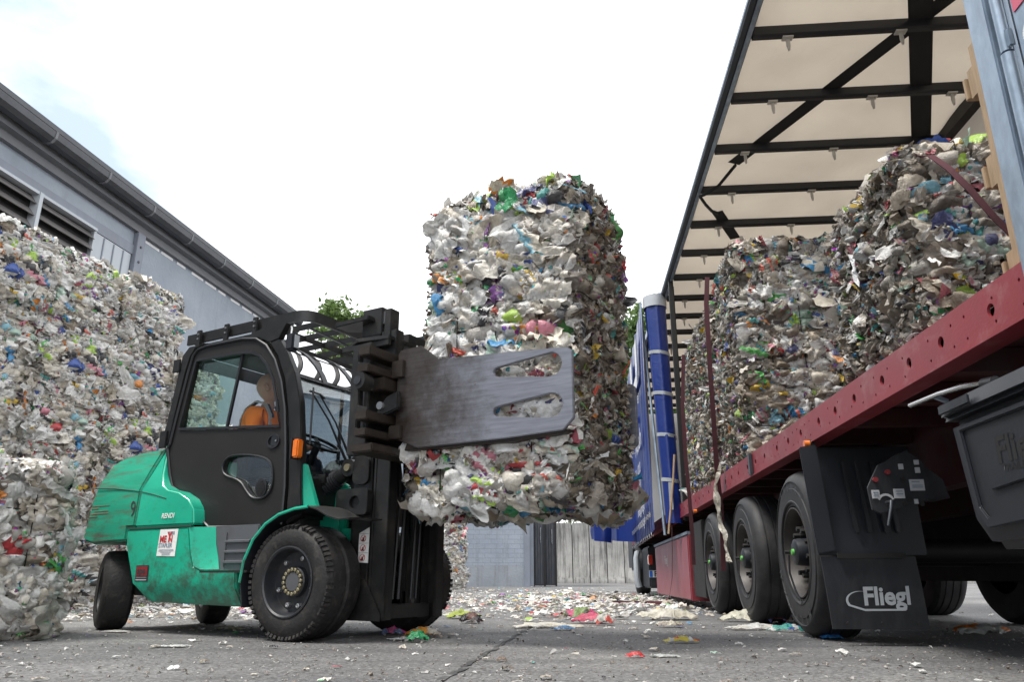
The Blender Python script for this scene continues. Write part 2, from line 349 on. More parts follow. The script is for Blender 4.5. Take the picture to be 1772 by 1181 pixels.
def ground_mat():
    m, t, b = new_mat('worn_asphalt'); L = t.links
    tc = N(t, 'ShaderNodeTexCoord'); P = tc.outputs['Object']
    n1 = N(t, 'ShaderNodeTexNoise', Scale=.35, Detail=8.0, Roughness=.6); L.new(P, n1.inputs['Vector'])
    r1 = N(t, 'ShaderNodeValToRGB'); e = r1.color_ramp.elements
    e[0].position = .36; e[0].color = (.088, .087, .09, 1); e[1].position = .66; e[1].color = (.205, .20, .193, 1); L.new(n1.outputs[0], r1.inputs[0])
    n2 = N(t, 'ShaderNodeTexNoise', Scale=34.0, Detail=8.0, Roughness=.85); L.new(P, n2.inputs['Vector'])
    m2 = N(t, 'ShaderNodeMapRange'); m2.inputs['From Min'].default_value = .36; m2.inputs['From Max'].default_value = .64; m2.inputs['To Min'].default_value = .5; m2.inputs['To Max'].default_value = 1.5; L.new(n2.outputs[0], m2.inputs[0])
    sc_ = N(t, 'ShaderNodeVectorMath'); sc_.operation = 'SCALE'; L.new(r1.outputs[0], sc_.inputs[0]); L.new(m2.outputs[0], sc_.inputs['Scale'])
    va = N(t, 'ShaderNodeTexVoronoi', Scale=75.0); L.new(P, va.inputs['Vector']); sa = N(t, 'ShaderNodeSeparateColor'); L.new(va.outputs['Color'], sa.inputs[0])
    ra = N(t, 'ShaderNodeMapRange'); ra.inputs['To Min'].default_value = .62; ra.inputs['To Max'].default_value = 1.4; L.new(sa.outputs[1], ra.inputs[0])
    sb = N(t, 'ShaderNodeVectorMath'); sb.operation = 'SCALE'; L.new(sc_.outputs[0], sb.inputs[0]); L.new(ra.outputs[0], sb.inputs['Scale']); sc_ = sb
    # tracks and oil stains
    n3 = N(t, 'ShaderNodeTexNoise', Scale=1.3, Detail=7.0, Roughness=.7, Distortion=.6); L.new(P, n3.inputs['Vector'])
    m3 = N(t, 'ShaderNodeMapRange'); m3.inputs['From Min'].default_value = .55; m3.inputs['From Max'].default_value = .72; m3.inputs['To Max'].default_value = .55; L.new(n3.outputs[0], m3.inputs[0])
    mx1 = N(t, 'ShaderNodeMixRGB'); mx1.inputs[2].default_value = (.075, .074, .076, 1); L.new(m3.outputs[0], mx1.inputs[0]); L.new(sc_.outputs[0], mx1.inputs[1])
    mpt = N(t, 'ShaderNodeMapping'); mpt.inputs['Rotation'].default_value = (0, 0, R_(24)); mpt.inputs['Scale'].default_value = (.35, 3.2, 1); L.new(P, mpt.inputs[0])
    nt5 = N(t, 'ShaderNodeTexNoise', Scale=1.1, Detail=6.0, Roughness=.6, Distortion=.3); L.new(mpt.outputs[0], nt5.inputs['Vector'])
    mt5 = N(t, 'ShaderNodeMapRange'); mt5.inputs['From Min'].default_value = .50; mt5.inputs['From Max'].default_value = .66; mt5.inputs['To Max'].default_value = .42; L.new(nt5.outputs[0], mt5.inputs[0])
    mx5 = N(t, 'ShaderNodeMixRGB'); mx5.inputs[2].default_value = (.062, .06, .06, 1); L.new(mt5.outputs[0], mx5.inputs[0]); L.new(mx1.outputs[0], mx5.inputs[1]); mx1 = mx5
    # specks of trodden litter
    v = N(t, 'ShaderNodeTexVoronoi', Scale=16.0); L.new(P, v.inputs['Vector'])
    sp = N(t, 'ShaderNodeMath'); sp.operation = 'LESS_THAN'; sp.inputs[1].default_value = .06; L.new(v.outputs['Distance'], sp.inputs[0])
    sx = N(t, 'ShaderNodeSeparateColor'); L.new(v.outputs['Color'], sx.inputs[0])
    s2 = N(t, 'ShaderNodeMath'); s2.operation = 'GREATER_THAN'; s2.inputs[1].default_value = .8; L.new(sx.outputs[0], s2.inputs[0])
    s3 = N(t, 'ShaderNodeMath'); s3.operation = 'MULTIPLY'; L.new(sp.outputs[0], s3.inputs[0]); L.new(s2.outputs[0], s3.inputs[1])
    mx2 = N(t, 'ShaderNodeMixRGB'); mx2.inputs[2].default_value = (.5, .5, .5, 1); L.new(s3.outputs[0], mx2.inputs[0]); L.new(mx1.outputs[0], mx2.inputs[1])
    L.new(mx2.outputs[0], b.inputs['Base Color']); b.inputs['Roughness'].default_value = .72; b.inputs['Specular IOR Level'].default_value = .35
    n4 = N(t, 'ShaderNodeTexNoise', Scale=160.0, Detail=3.0); L.new(P, n4.inputs['Vector'])
    v4 = N(t, 'ShaderNodeTexVoronoi', Scale=120.0); L.new(P, v4.inputs['Vector'])
    ad = N(t, 'ShaderNodeMath'); ad.operation = 'ADD'; L.new(n4.outputs[0], ad.inputs[0]); L.new(v4.outputs['Distance'], ad.inputs[1])
    bp = N(t, 'ShaderNodeBump', Strength=.5, Distance=.006); L.new(ad.outputs[0], bp.inputs['Height']); L.new(bp.outputs[0], b.inputs['Normal'])
    return m
def wall_mat(name, c0, c1, stain, brick=None, rough=.75, board=0, streak=0., sthr=.5):
    m, t, b = new_mat(name); L = t.links
    tc = N(t, 'ShaderNodeTexCoord'); P = tc.outputs['Object']
    n1 = N(t, 'ShaderNodeTexNoise', Scale=.8, Detail=9.0, Roughness=.65); L.new(P, n1.inputs['Vector'])
    mx0 = N(t, 'ShaderNodeMixRGB'); mx0.inputs[1].default_value = (*c0, 1); mx0.inputs[2].default_value = (*c1, 1)
    mr = N(t, 'ShaderNodeMapRange'); mr.inputs['From Min'].default_value = .35; mr.inputs['From Max'].default_value = .65; L.new(n1.outputs[0], mr.inputs[0]); L.new(mr.outputs[0], mx0.inputs[0])
    src = mx0.outputs[0]; hsrc = None
    if brick:
        bt = N(t, 'ShaderNodeTexBrick', Scale=1.0); bt.inputs['Brick Width'].default_value = brick[0]; bt.inputs['Row Height'].default_value = brick[1]
        bt.inputs['Mortar Size'].default_value = .008; bt.inputs['Color1'].default_value = (1, 1, 1, 1); bt.inputs['Color2'].default_value = (.93, .93, .93, 1); bt.inputs['Mortar'].default_value = (.62, .62, .62, 1)
        mpn = N(t, 'ShaderNodeMapping'); mpn.inputs['Rotation'].default_value = (R_(90), 0, 0); L.new(P, mpn.inputs[0]); L.new(mpn.outputs[0], bt.inputs['Vector'])
        mb = N(t, 'ShaderNodeMixRGB'); mb.blend_type = 'MULTIPLY'; mb.inputs[0].default_value = 1; L.new(src, mb.inputs[1]); L.new(bt.outputs['Color'], mb.inputs[2]); src = mb.outputs[0]; hsrc = bt.outputs['Color']
    mps = N(t, 'ShaderNodeMapping'); mps.inputs['Scale'].default_value = (2.2, 2.2, .22); L.new(P, mps.inputs[0])
    n2 = N(t, 'ShaderNodeTexNoise', Scale=1.6, Detail=8.0, Roughness=.72); L.new(mps.outputs[0], n2.inputs['Vector'])
    m2 = N(t, 'ShaderNodeMapRange'); m2.inputs['From Min'].default_value = sthr; m2.inputs['From Max'].default_value = sthr+.18; m2.inputs['To Max'].default_value = streak; L.new(n2.outputs[0], m2.inputs[0])
    mx1 = N(t, 'ShaderNodeMixRGB'); mx1.inputs[2].default_value = (*stain, 1); L.new(m2.outputs[0], mx1.inputs[0]); L.new(src, mx1.inputs[1])
    L.new(mx1.outputs[0], b.inputs['Base Color']); b.inputs['Roughness'].default_value = rough
    n3 = N(t, 'ShaderNodeTexNoise', Scale=9.0, Detail=6.0, Distortion=.6); L.new(P, n3.inputs['Vector'])
    bp = N(t, 'ShaderNodeBump', Strength=.35, Distance=.03); L.new(n3.outputs[0], bp.inputs['Height'])
    if hsrc:
        b2 = N(t, 'ShaderNodeBump', Strength=.4, Distance=.01); L.new(hsrc, b2.inputs['Height']); L.new(bp.outputs[0], b2.inputs['Normal']); L.new(b2.outputs[0], b.inputs['Normal'])
    else: L.new(bp.outputs[0], b.inputs['Normal'])
    return m
M['ground'] = ground_mat()
M['long_wall'] = wall_mat('blue_grey_render', (.25, .285, .33), (.31, .345, .39), (.13, .14, .155), streak=.4, sthr=.55)
M['block_wall'] = wall_mat('painted_block', (.24, .275, .325), (.30, .335, .385), (.14, .14, .15), brick=(.55, .21), streak=.5, sthr=.54)
M['plinth'] = wall_mat('painted_plinth', (.20, .22, .25), (.27, .29, .32), (.12, .11, .11), streak=.5)
M['concrete'] = wall_mat('weathered_concrete', (.26, .255, .245), (.40, .39, .375), (.06, .06, .058), streak=.85, sthr=.47)
M['leaf'] = tarp_mat('leaf_green', (.075, .135, .035), .3, .5, .0)
M['leaf2'] = tarp_mat('leaf_light_green', (.13, .20, .055), .3, .5, .0)
M['bark'] = mat('bark', (.09, .07, .05), .9, var=.3, bump=.5, bscale=20)
M['clamp'] = mat('clamp_steel', (.30, .31, .34), .36, metal=.75, var=.14, scale=7, dirt=(.115, .085, .062), dirt_amt=.75, dscale=1.6, dthr=.5, bump=.1, bscale=18, stretch=(3.2, 1, 1))

def clamp_mat():
    m, t, b = new_mat('worn_clamp_steel'); L = t.links
    tc = N(t, 'ShaderNodeTexCoord'); P = tc.outputs['Object']; sx = N(t, 'ShaderNodeSeparateXYZ'); L.new(P, sx.inputs[0])
    mp_ = N(t, 'ShaderNodeMapping'); mp_.inputs['Scale'].default_value = (2, 1, 26); L.new(P, mp_.inputs[0])
    n1 = N(t, 'ShaderNodeTexNoise', Scale=2.0, Detail=8.0, Roughness=.65); L.new(mp_.outputs[0], n1.inputs['Vector'])
    n2 = N(t, 'ShaderNodeTexNoise', Scale=4.0, Detail=8.0, Roughness=.7); L.new(P, n2.inputs['Vector'])
    ma = N(t, 'ShaderNodeMath'); ma.operation = 'MULTIPLY_ADD'; ma.inputs[1].default_value = .9; L.new(n2.outputs[0], ma.inputs[0])
    mr = N(t, 'ShaderNodeMapRange'); mr.inputs['From Min'].default_value = 1.62; mr.inputs['From Max'].default_value = 3.0; mr.inputs['To Max'].default_value = 1.; L.new(sx.outputs[0], mr.inputs[0]); L.new(mr.outputs[0], ma.inputs[2])
    cr = N(t, 'ShaderNodeValToRGB'); e = cr.color_ramp.elements; e[0].position = .42; e[0].color = (.045, .032, .025, 1); e[1].position = 1.0; e[1].color = (.26, .265, .30, 1)
    e2 = cr.color_ramp.elements.new(.68); e2.color = (.095, .085, .083, 1); L.new(ma.outputs[0], cr.inputs[0])
    ms = N(t, 'ShaderNodeMapRange'); ms.inputs['From Min'].default_value = .3; ms.inputs['From Max'].default_value = .7; ms.inputs['To Min'].default_value = .75; ms.inputs['To Max'].default_value = 1.25; L.new(n1.outputs[0], ms.inputs[0])
    sc_ = N(t, 'ShaderNodeVectorMath'); sc_.operation = 'SCALE'; L.new(cr.outputs[0], sc_.inputs[0]); L.new(ms.outputs[0], sc_.inputs['Scale']); L.new(sc_.outputs[0], b.inputs['Base Color'])
    b.inputs['Metallic'].default_value = .55; b.inputs['Roughness'].default_value = .36
    bp = N(t, 'ShaderNodeBump', Strength=.15, Distance=.004); L.new(n1.outputs[0], bp.inputs['Height']); L.new(bp.outputs[0], b.inputs['Normal'])
    return m
M['clamp'] = clamp_mat()
# ------------------------------------------------------------------ ground
g = MB(); g.box(-900, 900, -60, 1800, -.5, 0)
tag(g.build('ground', M['ground'], smooth=0), kind='structure')
jm = mat('joint_tar', (.045, .045, .045), .8, var=.3, dirt=(.3, .3, .29), dirt_amt=.7, dscale=9, dthr=.56)
def joint(pts, wd):
    rows = []
    rnd = random.Random(3)
    out = []
    for (a, b) in zip(pts[:-1], pts[1:]):
        n = max(2, int((Vector(b)-Vector(a)).length/.06))
        for i in range(n): out.append(Vector(a).lerp(Vector(b), i/n))
    d = (out[-1]-out[0]).normalized(); sd = Vector((-d.y, d.x))
    for p in out:
        o1 = wd*(.5+rnd.uniform(-.25, .35)); o2 = wd*(.5+rnd.uniform(-.25, .35)); q = p+sd*rnd.uniform(-.012, .012)
        rows.append([(q.x-sd.x*o1, q.y-sd.y*o1, .004), (q.x+sd.x*o2, q.y+sd.y*o2, .004)])
    return MB().strip(rows)
tag(joint([(-.42, 2.3), (-.32, 2.9), (-.03, 5.2), (.25, 7.4)], .026).build('ground_joint', jm, smooth=0), kind='structure')

# ------------------------------------------------------------------ waste generator
WH = [(.82, .80, .76), (.75, .74, .71), (.66, .65, .63), (.76, .71, .62), (.56, .55, .53), (.66, .60, .50), (.85, .84, .81), (.44, .41, .37), (.80, .79, .76), (.58, .53, .45)]
BR = [(.30, .245, .18), (.42, .36, .28), (.21, .17, .13), (.50, .44, .36), (.36, .32, .27), (.15, .125, .10), (.55, .50, .43), (.28, .235, .185)]
CL = [(.60, .04, .05), (.65, .09, .05), (.03, .10, .42), (.03, .28, .58), (.25, .55, .68), (.03, .32, .11), (.10, .50, .10), (.75, .50, .04), (.80, .27, .03),
      (.03, .03, .035), (.28, .08, .38), (.72, .25, .33), (.50, .68, .56), (.04, .05, .18), (.45, .70, .09), (.05, .35, .33), (.04, .04, .05), (.35, .04, .07)]
def pick(rs, n, pw, pb):
    """white share, brown share, rest coloured -> n x 4 (alpha: random id)"""
    W, B, K = np.array(WH), np.array(BR), np.array(CL)
    r = rs.rand(n); out = K[rs.randint(len(K), size=n)]
    out = np.where((r < pw)[:, None], W[rs.randint(len(W), size=n)], out)
    out = np.where(((r >= pw) & (r < pw+pb))[:, None], B[rs.randint(len(B), size=n)], out)
    tone = np.array([.42, .38, .33]); mk = (r >= pw+pb)[:, None]; out = np.where(mk, out*.88+tone*.12*rs.uniform(.2, 1.2, (n, 1)), out)
    out = out*(1+rs.uniform(-.12, .12, (n, 1)))
    return np.clip(np.hstack([out, rs.rand(n, 1)]), 0, .9)
def patches(rs, P, Nn, U, A, Bb, col, n=5, dome=.3, crump=.25, tilt=.5, rag=.25, horiz=False, col2=None):
    """crumpled film patches; P positions, Nn normals, U tangents, A/Bb half sizes"""
    F = len(P)
    Nn = Nn+rs.normal(0, 1, (F, 3))*np.asarray(tilt).reshape(-1, 1); Nn /= np.linalg.norm(Nn, axis=1)[:, None]
    ang = rs.uniform(0, 2*PI, F)[:, None] if not horiz else rs.normal(0, .35, F)[:, None]
    if horiz: U = np.cross(np.array([0., 0, 1.])+rs.normal(0, .05, (F, 3)), Nn)+1e-6; U /= np.linalg.norm(U, axis=1)[:, None]
    V = np.cross(Nn, U); V /= np.linalg.norm(V, axis=1)[:, None]; U = np.cross(V, Nn)
    U, V = U*np.cos(ang)+V*np.sin(ang), V*np.cos(ang)-U*np.sin(ang)
    g_ = np.linspace(-1, 1, n); uu, vv = np.meshgrid(g_, g_); uu = uu.ravel(); vv = vv.ravel()
    rad = 1/np.maximum(1, .55*np.maximum(abs(uu), abs(vv))+.45*np.hypot(uu, vv))
    uu, vv = uu*rad, vv*rad; K = n*n
    an = np.arctan2(vv, uu)[None]; rr_ = np.hypot(uu, vv)[None]
    j = 1+rag*rr_*(.55*np.sin(2*an+rs.uniform(0, 6, (F, 1)))+.5*np.sin(3*an+rs.uniform(0, 6, (F, 1)))+.45*np.sin(5*an+rs.uniform(0, 6, (F, 1)))*rs.rand(F, 1))+rs.uniform(-.06, .06, (F, K))
    jit = .5/n
    a = uu*j+rs.uniform(-jit, jit, (F, K)); b = vv*j+rs.uniform(-jit, jit, (F, K))
    s_ = np.minimum(A, Bb)[:, None]
    k1 = rs.uniform(2, 6, (F, 1)); k2 = rs.uniform(2, 6, (F, 1)); ph = rs.uniform(0, 6, (F, 2))
    # drapery folds fanning from a pinched point
    px, py = rs.uniform(-1, 1, (F, 1)), rs.uniform(-1, 1, (F, 1)); th = np.arctan2(b-py, a-px); fold = np.abs(np.sin(th*rs.uniform(3, 10, (F, 1))+ph[:, :1]))*np.hypot(a-px, b-py)
    h = dome*s_*(1-.9*(a*a+b*b)) + crump*s_*.75*fold + crump*s_*(.45*np.sin(k1*a+k2*b+ph[:, :1])+.3*np.sin(-2.1*k2*a+1.7*k1*b+ph[:, 1:])+rs.normal(0, .22, (F, K)))
    co = P[:, None]+U[:, None]*(A[:, None]*a)[..., None]+V[:, None]*(Bb[:, None]*b)[..., None]+Nn[:, None]*h[..., None]
    base = (np.arange(F)*K)[:, None, None]
    i, jx = np.meshgrid(np.arange(n-1), np.arange(n-1)); q = (jx*n+i).ravel()
    quad = np.stack([q, q+1, q+n+1, q+n], 1)
    fs = (base+quad[None]).reshape(-1, 4)
    if col2 is None: col2 = col
    fu = a[:, quad].mean(2); fv = b[:, quad].mean(2)
    msk = (np.sin(fu*k1+fv*k2*.8+ph[:, :1]) > .45) & (rs.rand(F, 1) < .45)
    fc = np.where(msk[..., None], col2[:, None], col[:, None]).reshape(-1, 4)
    return co.reshape(-1, 3), fs, fc
def np_mesh(name, vs, fs, fc, mt, smooth=None):
    me = bpy.data.meshes.new(name); nv, nf = len(vs), len(fs)
    me.vertices.add(nv); me.vertices.foreach_set('co', vs.astype(np.float32).ravel())
    me.loops.add(nf*4); me.loops.foreach_set('vertex_index', fs.astype(np.int32).ravel())
    me.polygons.add(nf); me.polygons.foreach_set('loop_start', np.arange(0, nf*4, 4, dtype=np.int32))
    if smooth is not None: me.polygons.foreach_set('use_smooth', smooth)
    me.update(calc_edges=True)
    ca = me.color_attributes.new('col', 'FLOAT_COLOR', 'CORNER')
    ca.data.foreach_set('color', np.repeat(fc, 4, 0).astype(np.float32).ravel())
    me.materials.append(mt); me.validate(); return me
def join(parts):
    vs, fs, fc, sm = [], [], [], []; k = 0
    for v, f, c, s_ in parts:
        vs.append(v); fs.append(f+k); fc.append(c); sm.append(np.full(len(f), s_, bool)); k += len(v)
    return np.vstack(vs), np.vstack(fs), np.vstack(fc), np.concatenate(sm)
def bale_mesh(name, dims, seed, step=.028, pw=.72, pb=.12, shred=True, dens=1., loose=1., wires=True, bulge=.03, big=1.):
    rs = np.random.RandomState(seed); hx, hy, hz = dims[0]/2, dims[1]/2, dims[2]/2; H = np.array([hx, hy, hz]); rr = .07
    faces = []
    vs, fs = [], []; k = 0
    for ax in range(3):
        for sg in (-1, 1):
            u, v = [(1, 2), (0, 2), (0, 1)][ax]
            nu, nv = max(4, int(2*H[u]/step)), max(4, int(2*H[v]/step))
            a, b = np.meshgrid(np.linspace(-H[u], H[u], nu), np.linspace(-H[v], H[v], nv)); p = np.zeros((nu*nv, 3))
            p[:, u] = a.ravel(); p[:, v] = b.ravel(); p[:, ax] = sg*H[ax]
            i, j = np.meshgrid(np.arange(nu-1), np.arange(nv-1)); q = (j*nu+i).ravel()
            flip = (sg > 0) ^ (ax == 1)
            qd = np.stack([q, q+1, q+nu+1, q+nu] if flip else [q, q+nu, q+nu+1, q+1], 1)
            vs.append(p); fs.append(qd+k); k += len(p)
    P = np.vstack(vs); Fq = np.vstack(fs)
    def rounded(P):
        q = np.clip(P, -(H-rr), H-rr); d = P-q; n = d/np.maximum(np.linalg.norm(d, axis=1), 1e-9)[:, None]; return q+n*rr, n
    area = np.array([hy*hz, hx*hz, hx*hy])*4
    def sample(n, wt=(1, 1, 1)):
        pr = np.repeat(area*np.array(wt), 2); pr /= pr.sum(); f = rs.choice(6, n, p=pr); ax = f//2
        p = rs.uniform(-1, 1, (n, 3))*H; p[np.arange(n), ax] = np.where(f % 2, 1, -1)*H[ax]
        p, nn = rounded(p); return p, nn, ax
    # pressed layers
    lay = [-hz]
    while lay[-1] < hz-.06: lay.append(lay[-1]+rs.uniform(.10, .19)*big)
    lay[-1] = hz; lay = np.array(lay); lmid = (lay[1:]+lay[:-1])/2; lhalf = (lay[1:]-lay[:-1])/2
    # seeds
    sh = 3.2 if shred else 1.
    S, sn, sax = sample(int(330*dens), (sh, 1, 1)); S = S-sn*rs.uniform(0, .03, (len(S), 1))
    isS = (np.abs(S[:, 0]) > hx-.05) & shred
    colW = pick(rs, len(S), pw, pb); colS = pick(rs, len(S), .12, .76); colS[:, :3] *= .62
    sc_ = np.where(isS[:, None], colS, colW)
    sh_h = rs.uniform(-.028, .034, len(S))
    def query(X):
        d1 = np.empty(len(X)); d2 = np.empty(len(X)); ix = np.empty(len(X), int)
        w_ = np.array([.85, .85, 1.25])
        wob = np.stack([np.sin(X[:, 1]*17+seed)+np.sin(X[:, 2]*23), np.sin(X[:, 2]*19+2)+np.sin(X[:, 0]*21), np.sin(X[:, 0]*18+4)+np.sin(X[:, 1]*25)], 1)*.012
        Y = X+wob
        for s0 in range(0, len(X), 3000):
            d = np.linalg.norm((Y[s0:s0+3000, None]-S[None])*w_, axis=2); o = np.argpartition(d, 1, axis=1)[:, :2]
            dd = np.take_along_axis(d, o, 1); sw = dd[:, 0] > dd[:, 1]; o[sw] = o[sw][:, ::-1]; dd.sort(axis=1)
            d1[s0:s0+3000] = dd[:, 0]; d2[s0:s0+3000] = dd[:, 1]; ix[s0:s0+3000] = o[:, 0]
        return d1, d2, ix
    Rp, Rn = rounded(P)
    d1, d2, ix = query(Rp)
    cell = np.where(isS[ix], .05, .10)
    disp = cell*.55*np.clip(1-(d1/cell)**2*.8, -.3, 1)*np.clip((d2-d1)/.03, 0, 1)+sh_h[ix]*np.clip((d2-d1)/.02, 0, 1)
    low = np.sin(Rp[:, 0]*5+seed)*np.sin(Rp[:, 1]*6+2*seed)*np.sin(Rp[:, 2]*5+seed*.7)
    q = Rp/H; disp = disp+bulge*(1-np.sort(np.abs(q), axis=1)[:, 1]**2)+.025*low+rs.normal(0, .004, len(P))*0
    nzv = np.sin(Rp[:, 0]*61+3*np.sin(Rp[:, 2]*37))*np.sin(Rp[:, 2]*53+3*np.sin(Rp[:, 1]*41))*np.sin(Rp[:, 1]*47+2+2*np.sin(Rp[:, 0]*31))
    disp = disp+.007*nzv
    side = (np.abs(Rn[:, 2]) < .6) & ~((np.abs(Rp[:, 0]) > hx-.05) & shred)
    for zi in lay[1:-1]:
        gz = Rp[:, 2]-zi-.018*np.sin(Rp[:, 0]*9+zi*40)-.018*np.sin(Rp[:, 1]*9+zi*30); disp = disp-np.where(side, .035*np.exp(-(gz/.014)**2), 0)
    wz = [-.5*hz, .0, .5*hz] if wires else []; wx = [-.55*hx, 0., .55*hx] if wires else []
    for z in wz: disp = np.where(np.abs(Rp[:, 2]-z) < .022, np.minimum(disp, .004), disp)
    for x in wx: disp = np.where(np.abs(Rp[:, 0]-x) < .022, np.minimum(disp, .004), disp)
    V = Rp+Rn*disp[:, None]
    fcent = Rp[Fq].mean(1); _, _, fi = query(fcent)
    parts = [(V, Fq, sc_[fi], True)]
    def onsurf(p, n):
        return p
    # bags: domed crumpled pouches
    def tang(n): 
        t = np.cross(n, rs.normal(0, 1, n.shape)); return t/np.linalg.norm(t, axis=1)[:, None]
    def psh(p): return (np.abs(p[:, 0]) > hx-.09) & shred
    nb = int(430*loose); p, nn, _ = sample(nb, (.25 if shred else 1, 1, 1)); keep = ~psh(p); p, nn = p[keep], nn[keep]
    a = big*np.exp(rs.normal(-2.45, .34, len(p))); b_ = a*rs.uniform(.45, .9, len(p))
    a = np.minimum(a, .14*big)
    li = np.abs(p[:, 2:3]-lmid[None]).argmin(1); sd_ = np.abs(nn[:, 2]) < .5
    p[:, 2] = np.where(sd_, lmid[li]+rs.normal(0, .012, len(p)), p[:, 2]); b_ = np.where(sd_, lhalf[li]*rs.uniform(.75, 1.25, len(p)), b_); a = np.where(sd_, b_*np.exp(rs.normal(.35, .3, len(p))), a)
    col = pick(rs, len(p), pw+.05, pb*.5)
    sat_ = col[:, :3].max(1)-col[:, :3].min(1); kk = np.where(sat_ > .22, .62, 1.); a = a*kk; b_ = b_*(.4+.6*kk)
    parts.append((*patches(rs, p+nn*rs.uniform(-.005, .03, (len(p), 1)), nn, tang(nn), a, b_, col, n=12, dome=.30, crump=.34, tilt=.20, rag=.22, horiz=True, col2=pick(rs, len(p), .5, .15)), True))
    # scraps
    ns = int(480*loose); p, nn, _ = sample(ns, (.3 if shred else 1, 1, 1)); a = np.exp(rs.normal(-3.2, .42, ns)); b_ = a*rs.uniform(.35, 1., ns)
    col = pick(rs, ns, pw-.12, pb); s_ = psh(p); col[s_] = pick(rs, int(s_.sum()), .36, .46)
    parts.append((*patches(rs, p+nn*rs.uniform(0, .04, (ns, 1)), nn, tang(nn), a, b_, col, n=6, dome=.3, crump=.4, tilt=.35, rag=.3, col2=pick(rs, ns, .5, .2)), True))
    # upright shredded tongues on the cut faces
    if shred:
        nt_ = int(1900*loose); p, nn, _ = sample(nt_*3, (1, .12, .12)); s_ = np.abs(p[:, 0]) > hx-.1; p, nn = p[s_][:nt_], nn[s_][:nt_]; n_ = len(p)
        a = np.exp(rs.normal(-3.75, .4, n_)); b_ = a*rs.uniform(.3, .8, n_)
        col = pick(rs, n_, .16, .70); col[:, :3] *= .72
        parts.append((*patches(rs, p+nn*rs.uniform(-.005, .045, (n_, 1)), nn, tang(nn), a, b_, col, n=4, dome=.2, crump=.5, tilt=.9, rag=.45), False))
    # loose ribbons and tails
    nr = int(110*loose); p, nn, _ = sample(nr, (1, 1, 1)); a = np.exp(rs.normal(-2.9, .35, nr)); b_ = a*rs.uniform(.06, .3, nr)
    col = pick(rs, nr, .5, .25)
    parts.append((*patches(rs, p+nn*rs.uniform(.02, .06, (nr, 1)), nn, tang(nn), a, b_, col, n=5, dome=.5, crump=.9, tilt=.9, rag=.3), False))
    vs_, fs_, fc_, sm = join(parts)
    vs_[:, 2] += hz
    me = np_mesh(name, vs_, fs_, fc_, M['trash'], sm)
    # wires
    wl = []
    if wires:
        e = .034
        def loop(f):
            pts = []
            for a_ in range(0, 41):
                pts.append(f(a_/40))
            return pts
        def rr_loop(A, B, t):
            poly = rrect(-A, A, -B, B, rr, 3); poly.append(poly[0]); return poly
        for x in wx:
            wl.append([(x+rs.uniform(-.01, .01), y, z+hz) for y, z in rr_loop(hy+e, hz+e, 0)])
        for z in wz[::2]:
            wl.append([(x, y, z+hz+rs.uniform(-.01, .01)) for x, y in rr_loop(hx+e, hy+e, 0)])
    return me, wl
def make_bale(dims, seed, wr=.0042, **kw):
    me, wl = bale_mesh('bale_film', dims, seed, **kw)
    e = empty('plastic_bale', (0, 0, 0))
    b = bpy.data.objects.new('compressed_film', me); C.objects.link(b); b.parent = e
    for pts in wl:
        MB().tube(pts, wr, 5, cap=False).build('baling_wire', M['wire'], e)
    return e
used = {}
def place_bale(proto, loc, rz, label, group=None, sc_=1.):
    if proto.name in used: o = copy_tree(proto)
    else: o = proto; used[proto.name] = 1
    o.location = loc; o.rotation_euler = (0, 0, rz); o.scale = (sc_,)*3 if not hasattr(sc_, '__len__') else sc_
    tag(o, label, 'bale', group); return o

# ------------------------------------------------------------------ bale wall on the left
ORD = ['first', 'second', 'third', 'fourth', 'fifth', 'sixth']
wd_ = Vector((.335, .942)); wn = Vector((.942, -.335))
wang = math.atan2(wn.y, wn.x)+PI/2            # bale -Y looks along wn
wprot = [make_bale((1.10, .86, 1.0), 20+i, pw=.80, pb=.04, shred=False, bulge=.06, big=1.3) for i in range(5)]
rowname = ['ground row', 'second row up', 'middle row', 'second row from the top', 'top row']
colname = ['at the far end of', 'second from the far end of', 'third from the far end of', 'fourth from the far end of', 'fifth from the far end of']
WBASE = Vector((-5.60, 12.05))                # front face, far end
rnd = random.Random(5)
for c in range(5):
    for r in range(5):
        if c == 0 and r == 4: zz = r*.98
        t = -(c+.5)*1.20
        p = WBASE+wd_*t-wn*(.43+rnd.uniform(-.10, .10)+(.10 if r == 2 else 0)-(.05 if r < 1 else 0))
        o = place_bale(wprot[(c*2+r*3) % 5], (p.x, p.y, r*.975), wang+(PI if rnd.random() < .5 else 0)+R_(rnd.uniform(-2.5, 2.5)),
                       'white bale, %s, %s the tall wall' % (rowname[r], colname[c]), 'bales of the tall wall beside the hall', (1, 1, 1.0))
# bale beyond, seen through the cab windows
for c, nr in ((0, 4), (1, 3)):
    for r in range(nr):
        p = WBASE+wd_*(.6+c*1.12)-wn*(.50+.06*((r+c) % 2))
        place_bale(wprot[(c+r*2+1) % 5], (p.x, p.y, r*.975), wang+R_(rnd.uniform(-3, 3)), 'white bale seen through the cab window, %s of the %s column' % (['lowest', 'second', 'third', 'topmost'][r], ['nearer', 'farther'][c]), 'bales behind the forklift cab')
# near loose bale at the left edge
nb_ = make_bale((1.15, .9, 1.12), 77, pw=.76, pb=.12, shred=False, loose=1.2, big=1.4, step=.022)
place_bale(nb_, (-3.86, 5.22, 0), R_(62), 'loose grey-white bale nearest the camera at the left edge, spilling film', None)
# far stack behind the forklift's far wheel
for r in range(3):
    place_bale(wprot[r], (-2.35+.1*(r % 2), 27.6, r*.97), R_(8*r), 'small far bale, %s of the stack in front of the block wall' % ['lowest', 'middle', 'topmost'][r], 'bales stacked by the block wall')

# ------------------------------------------------------------------ long hall on the left
HB = Vector((.1645, .9864, 0)); HN = Vector((.9864, -.1645, 0)); HANG = -math.asin(.1645)
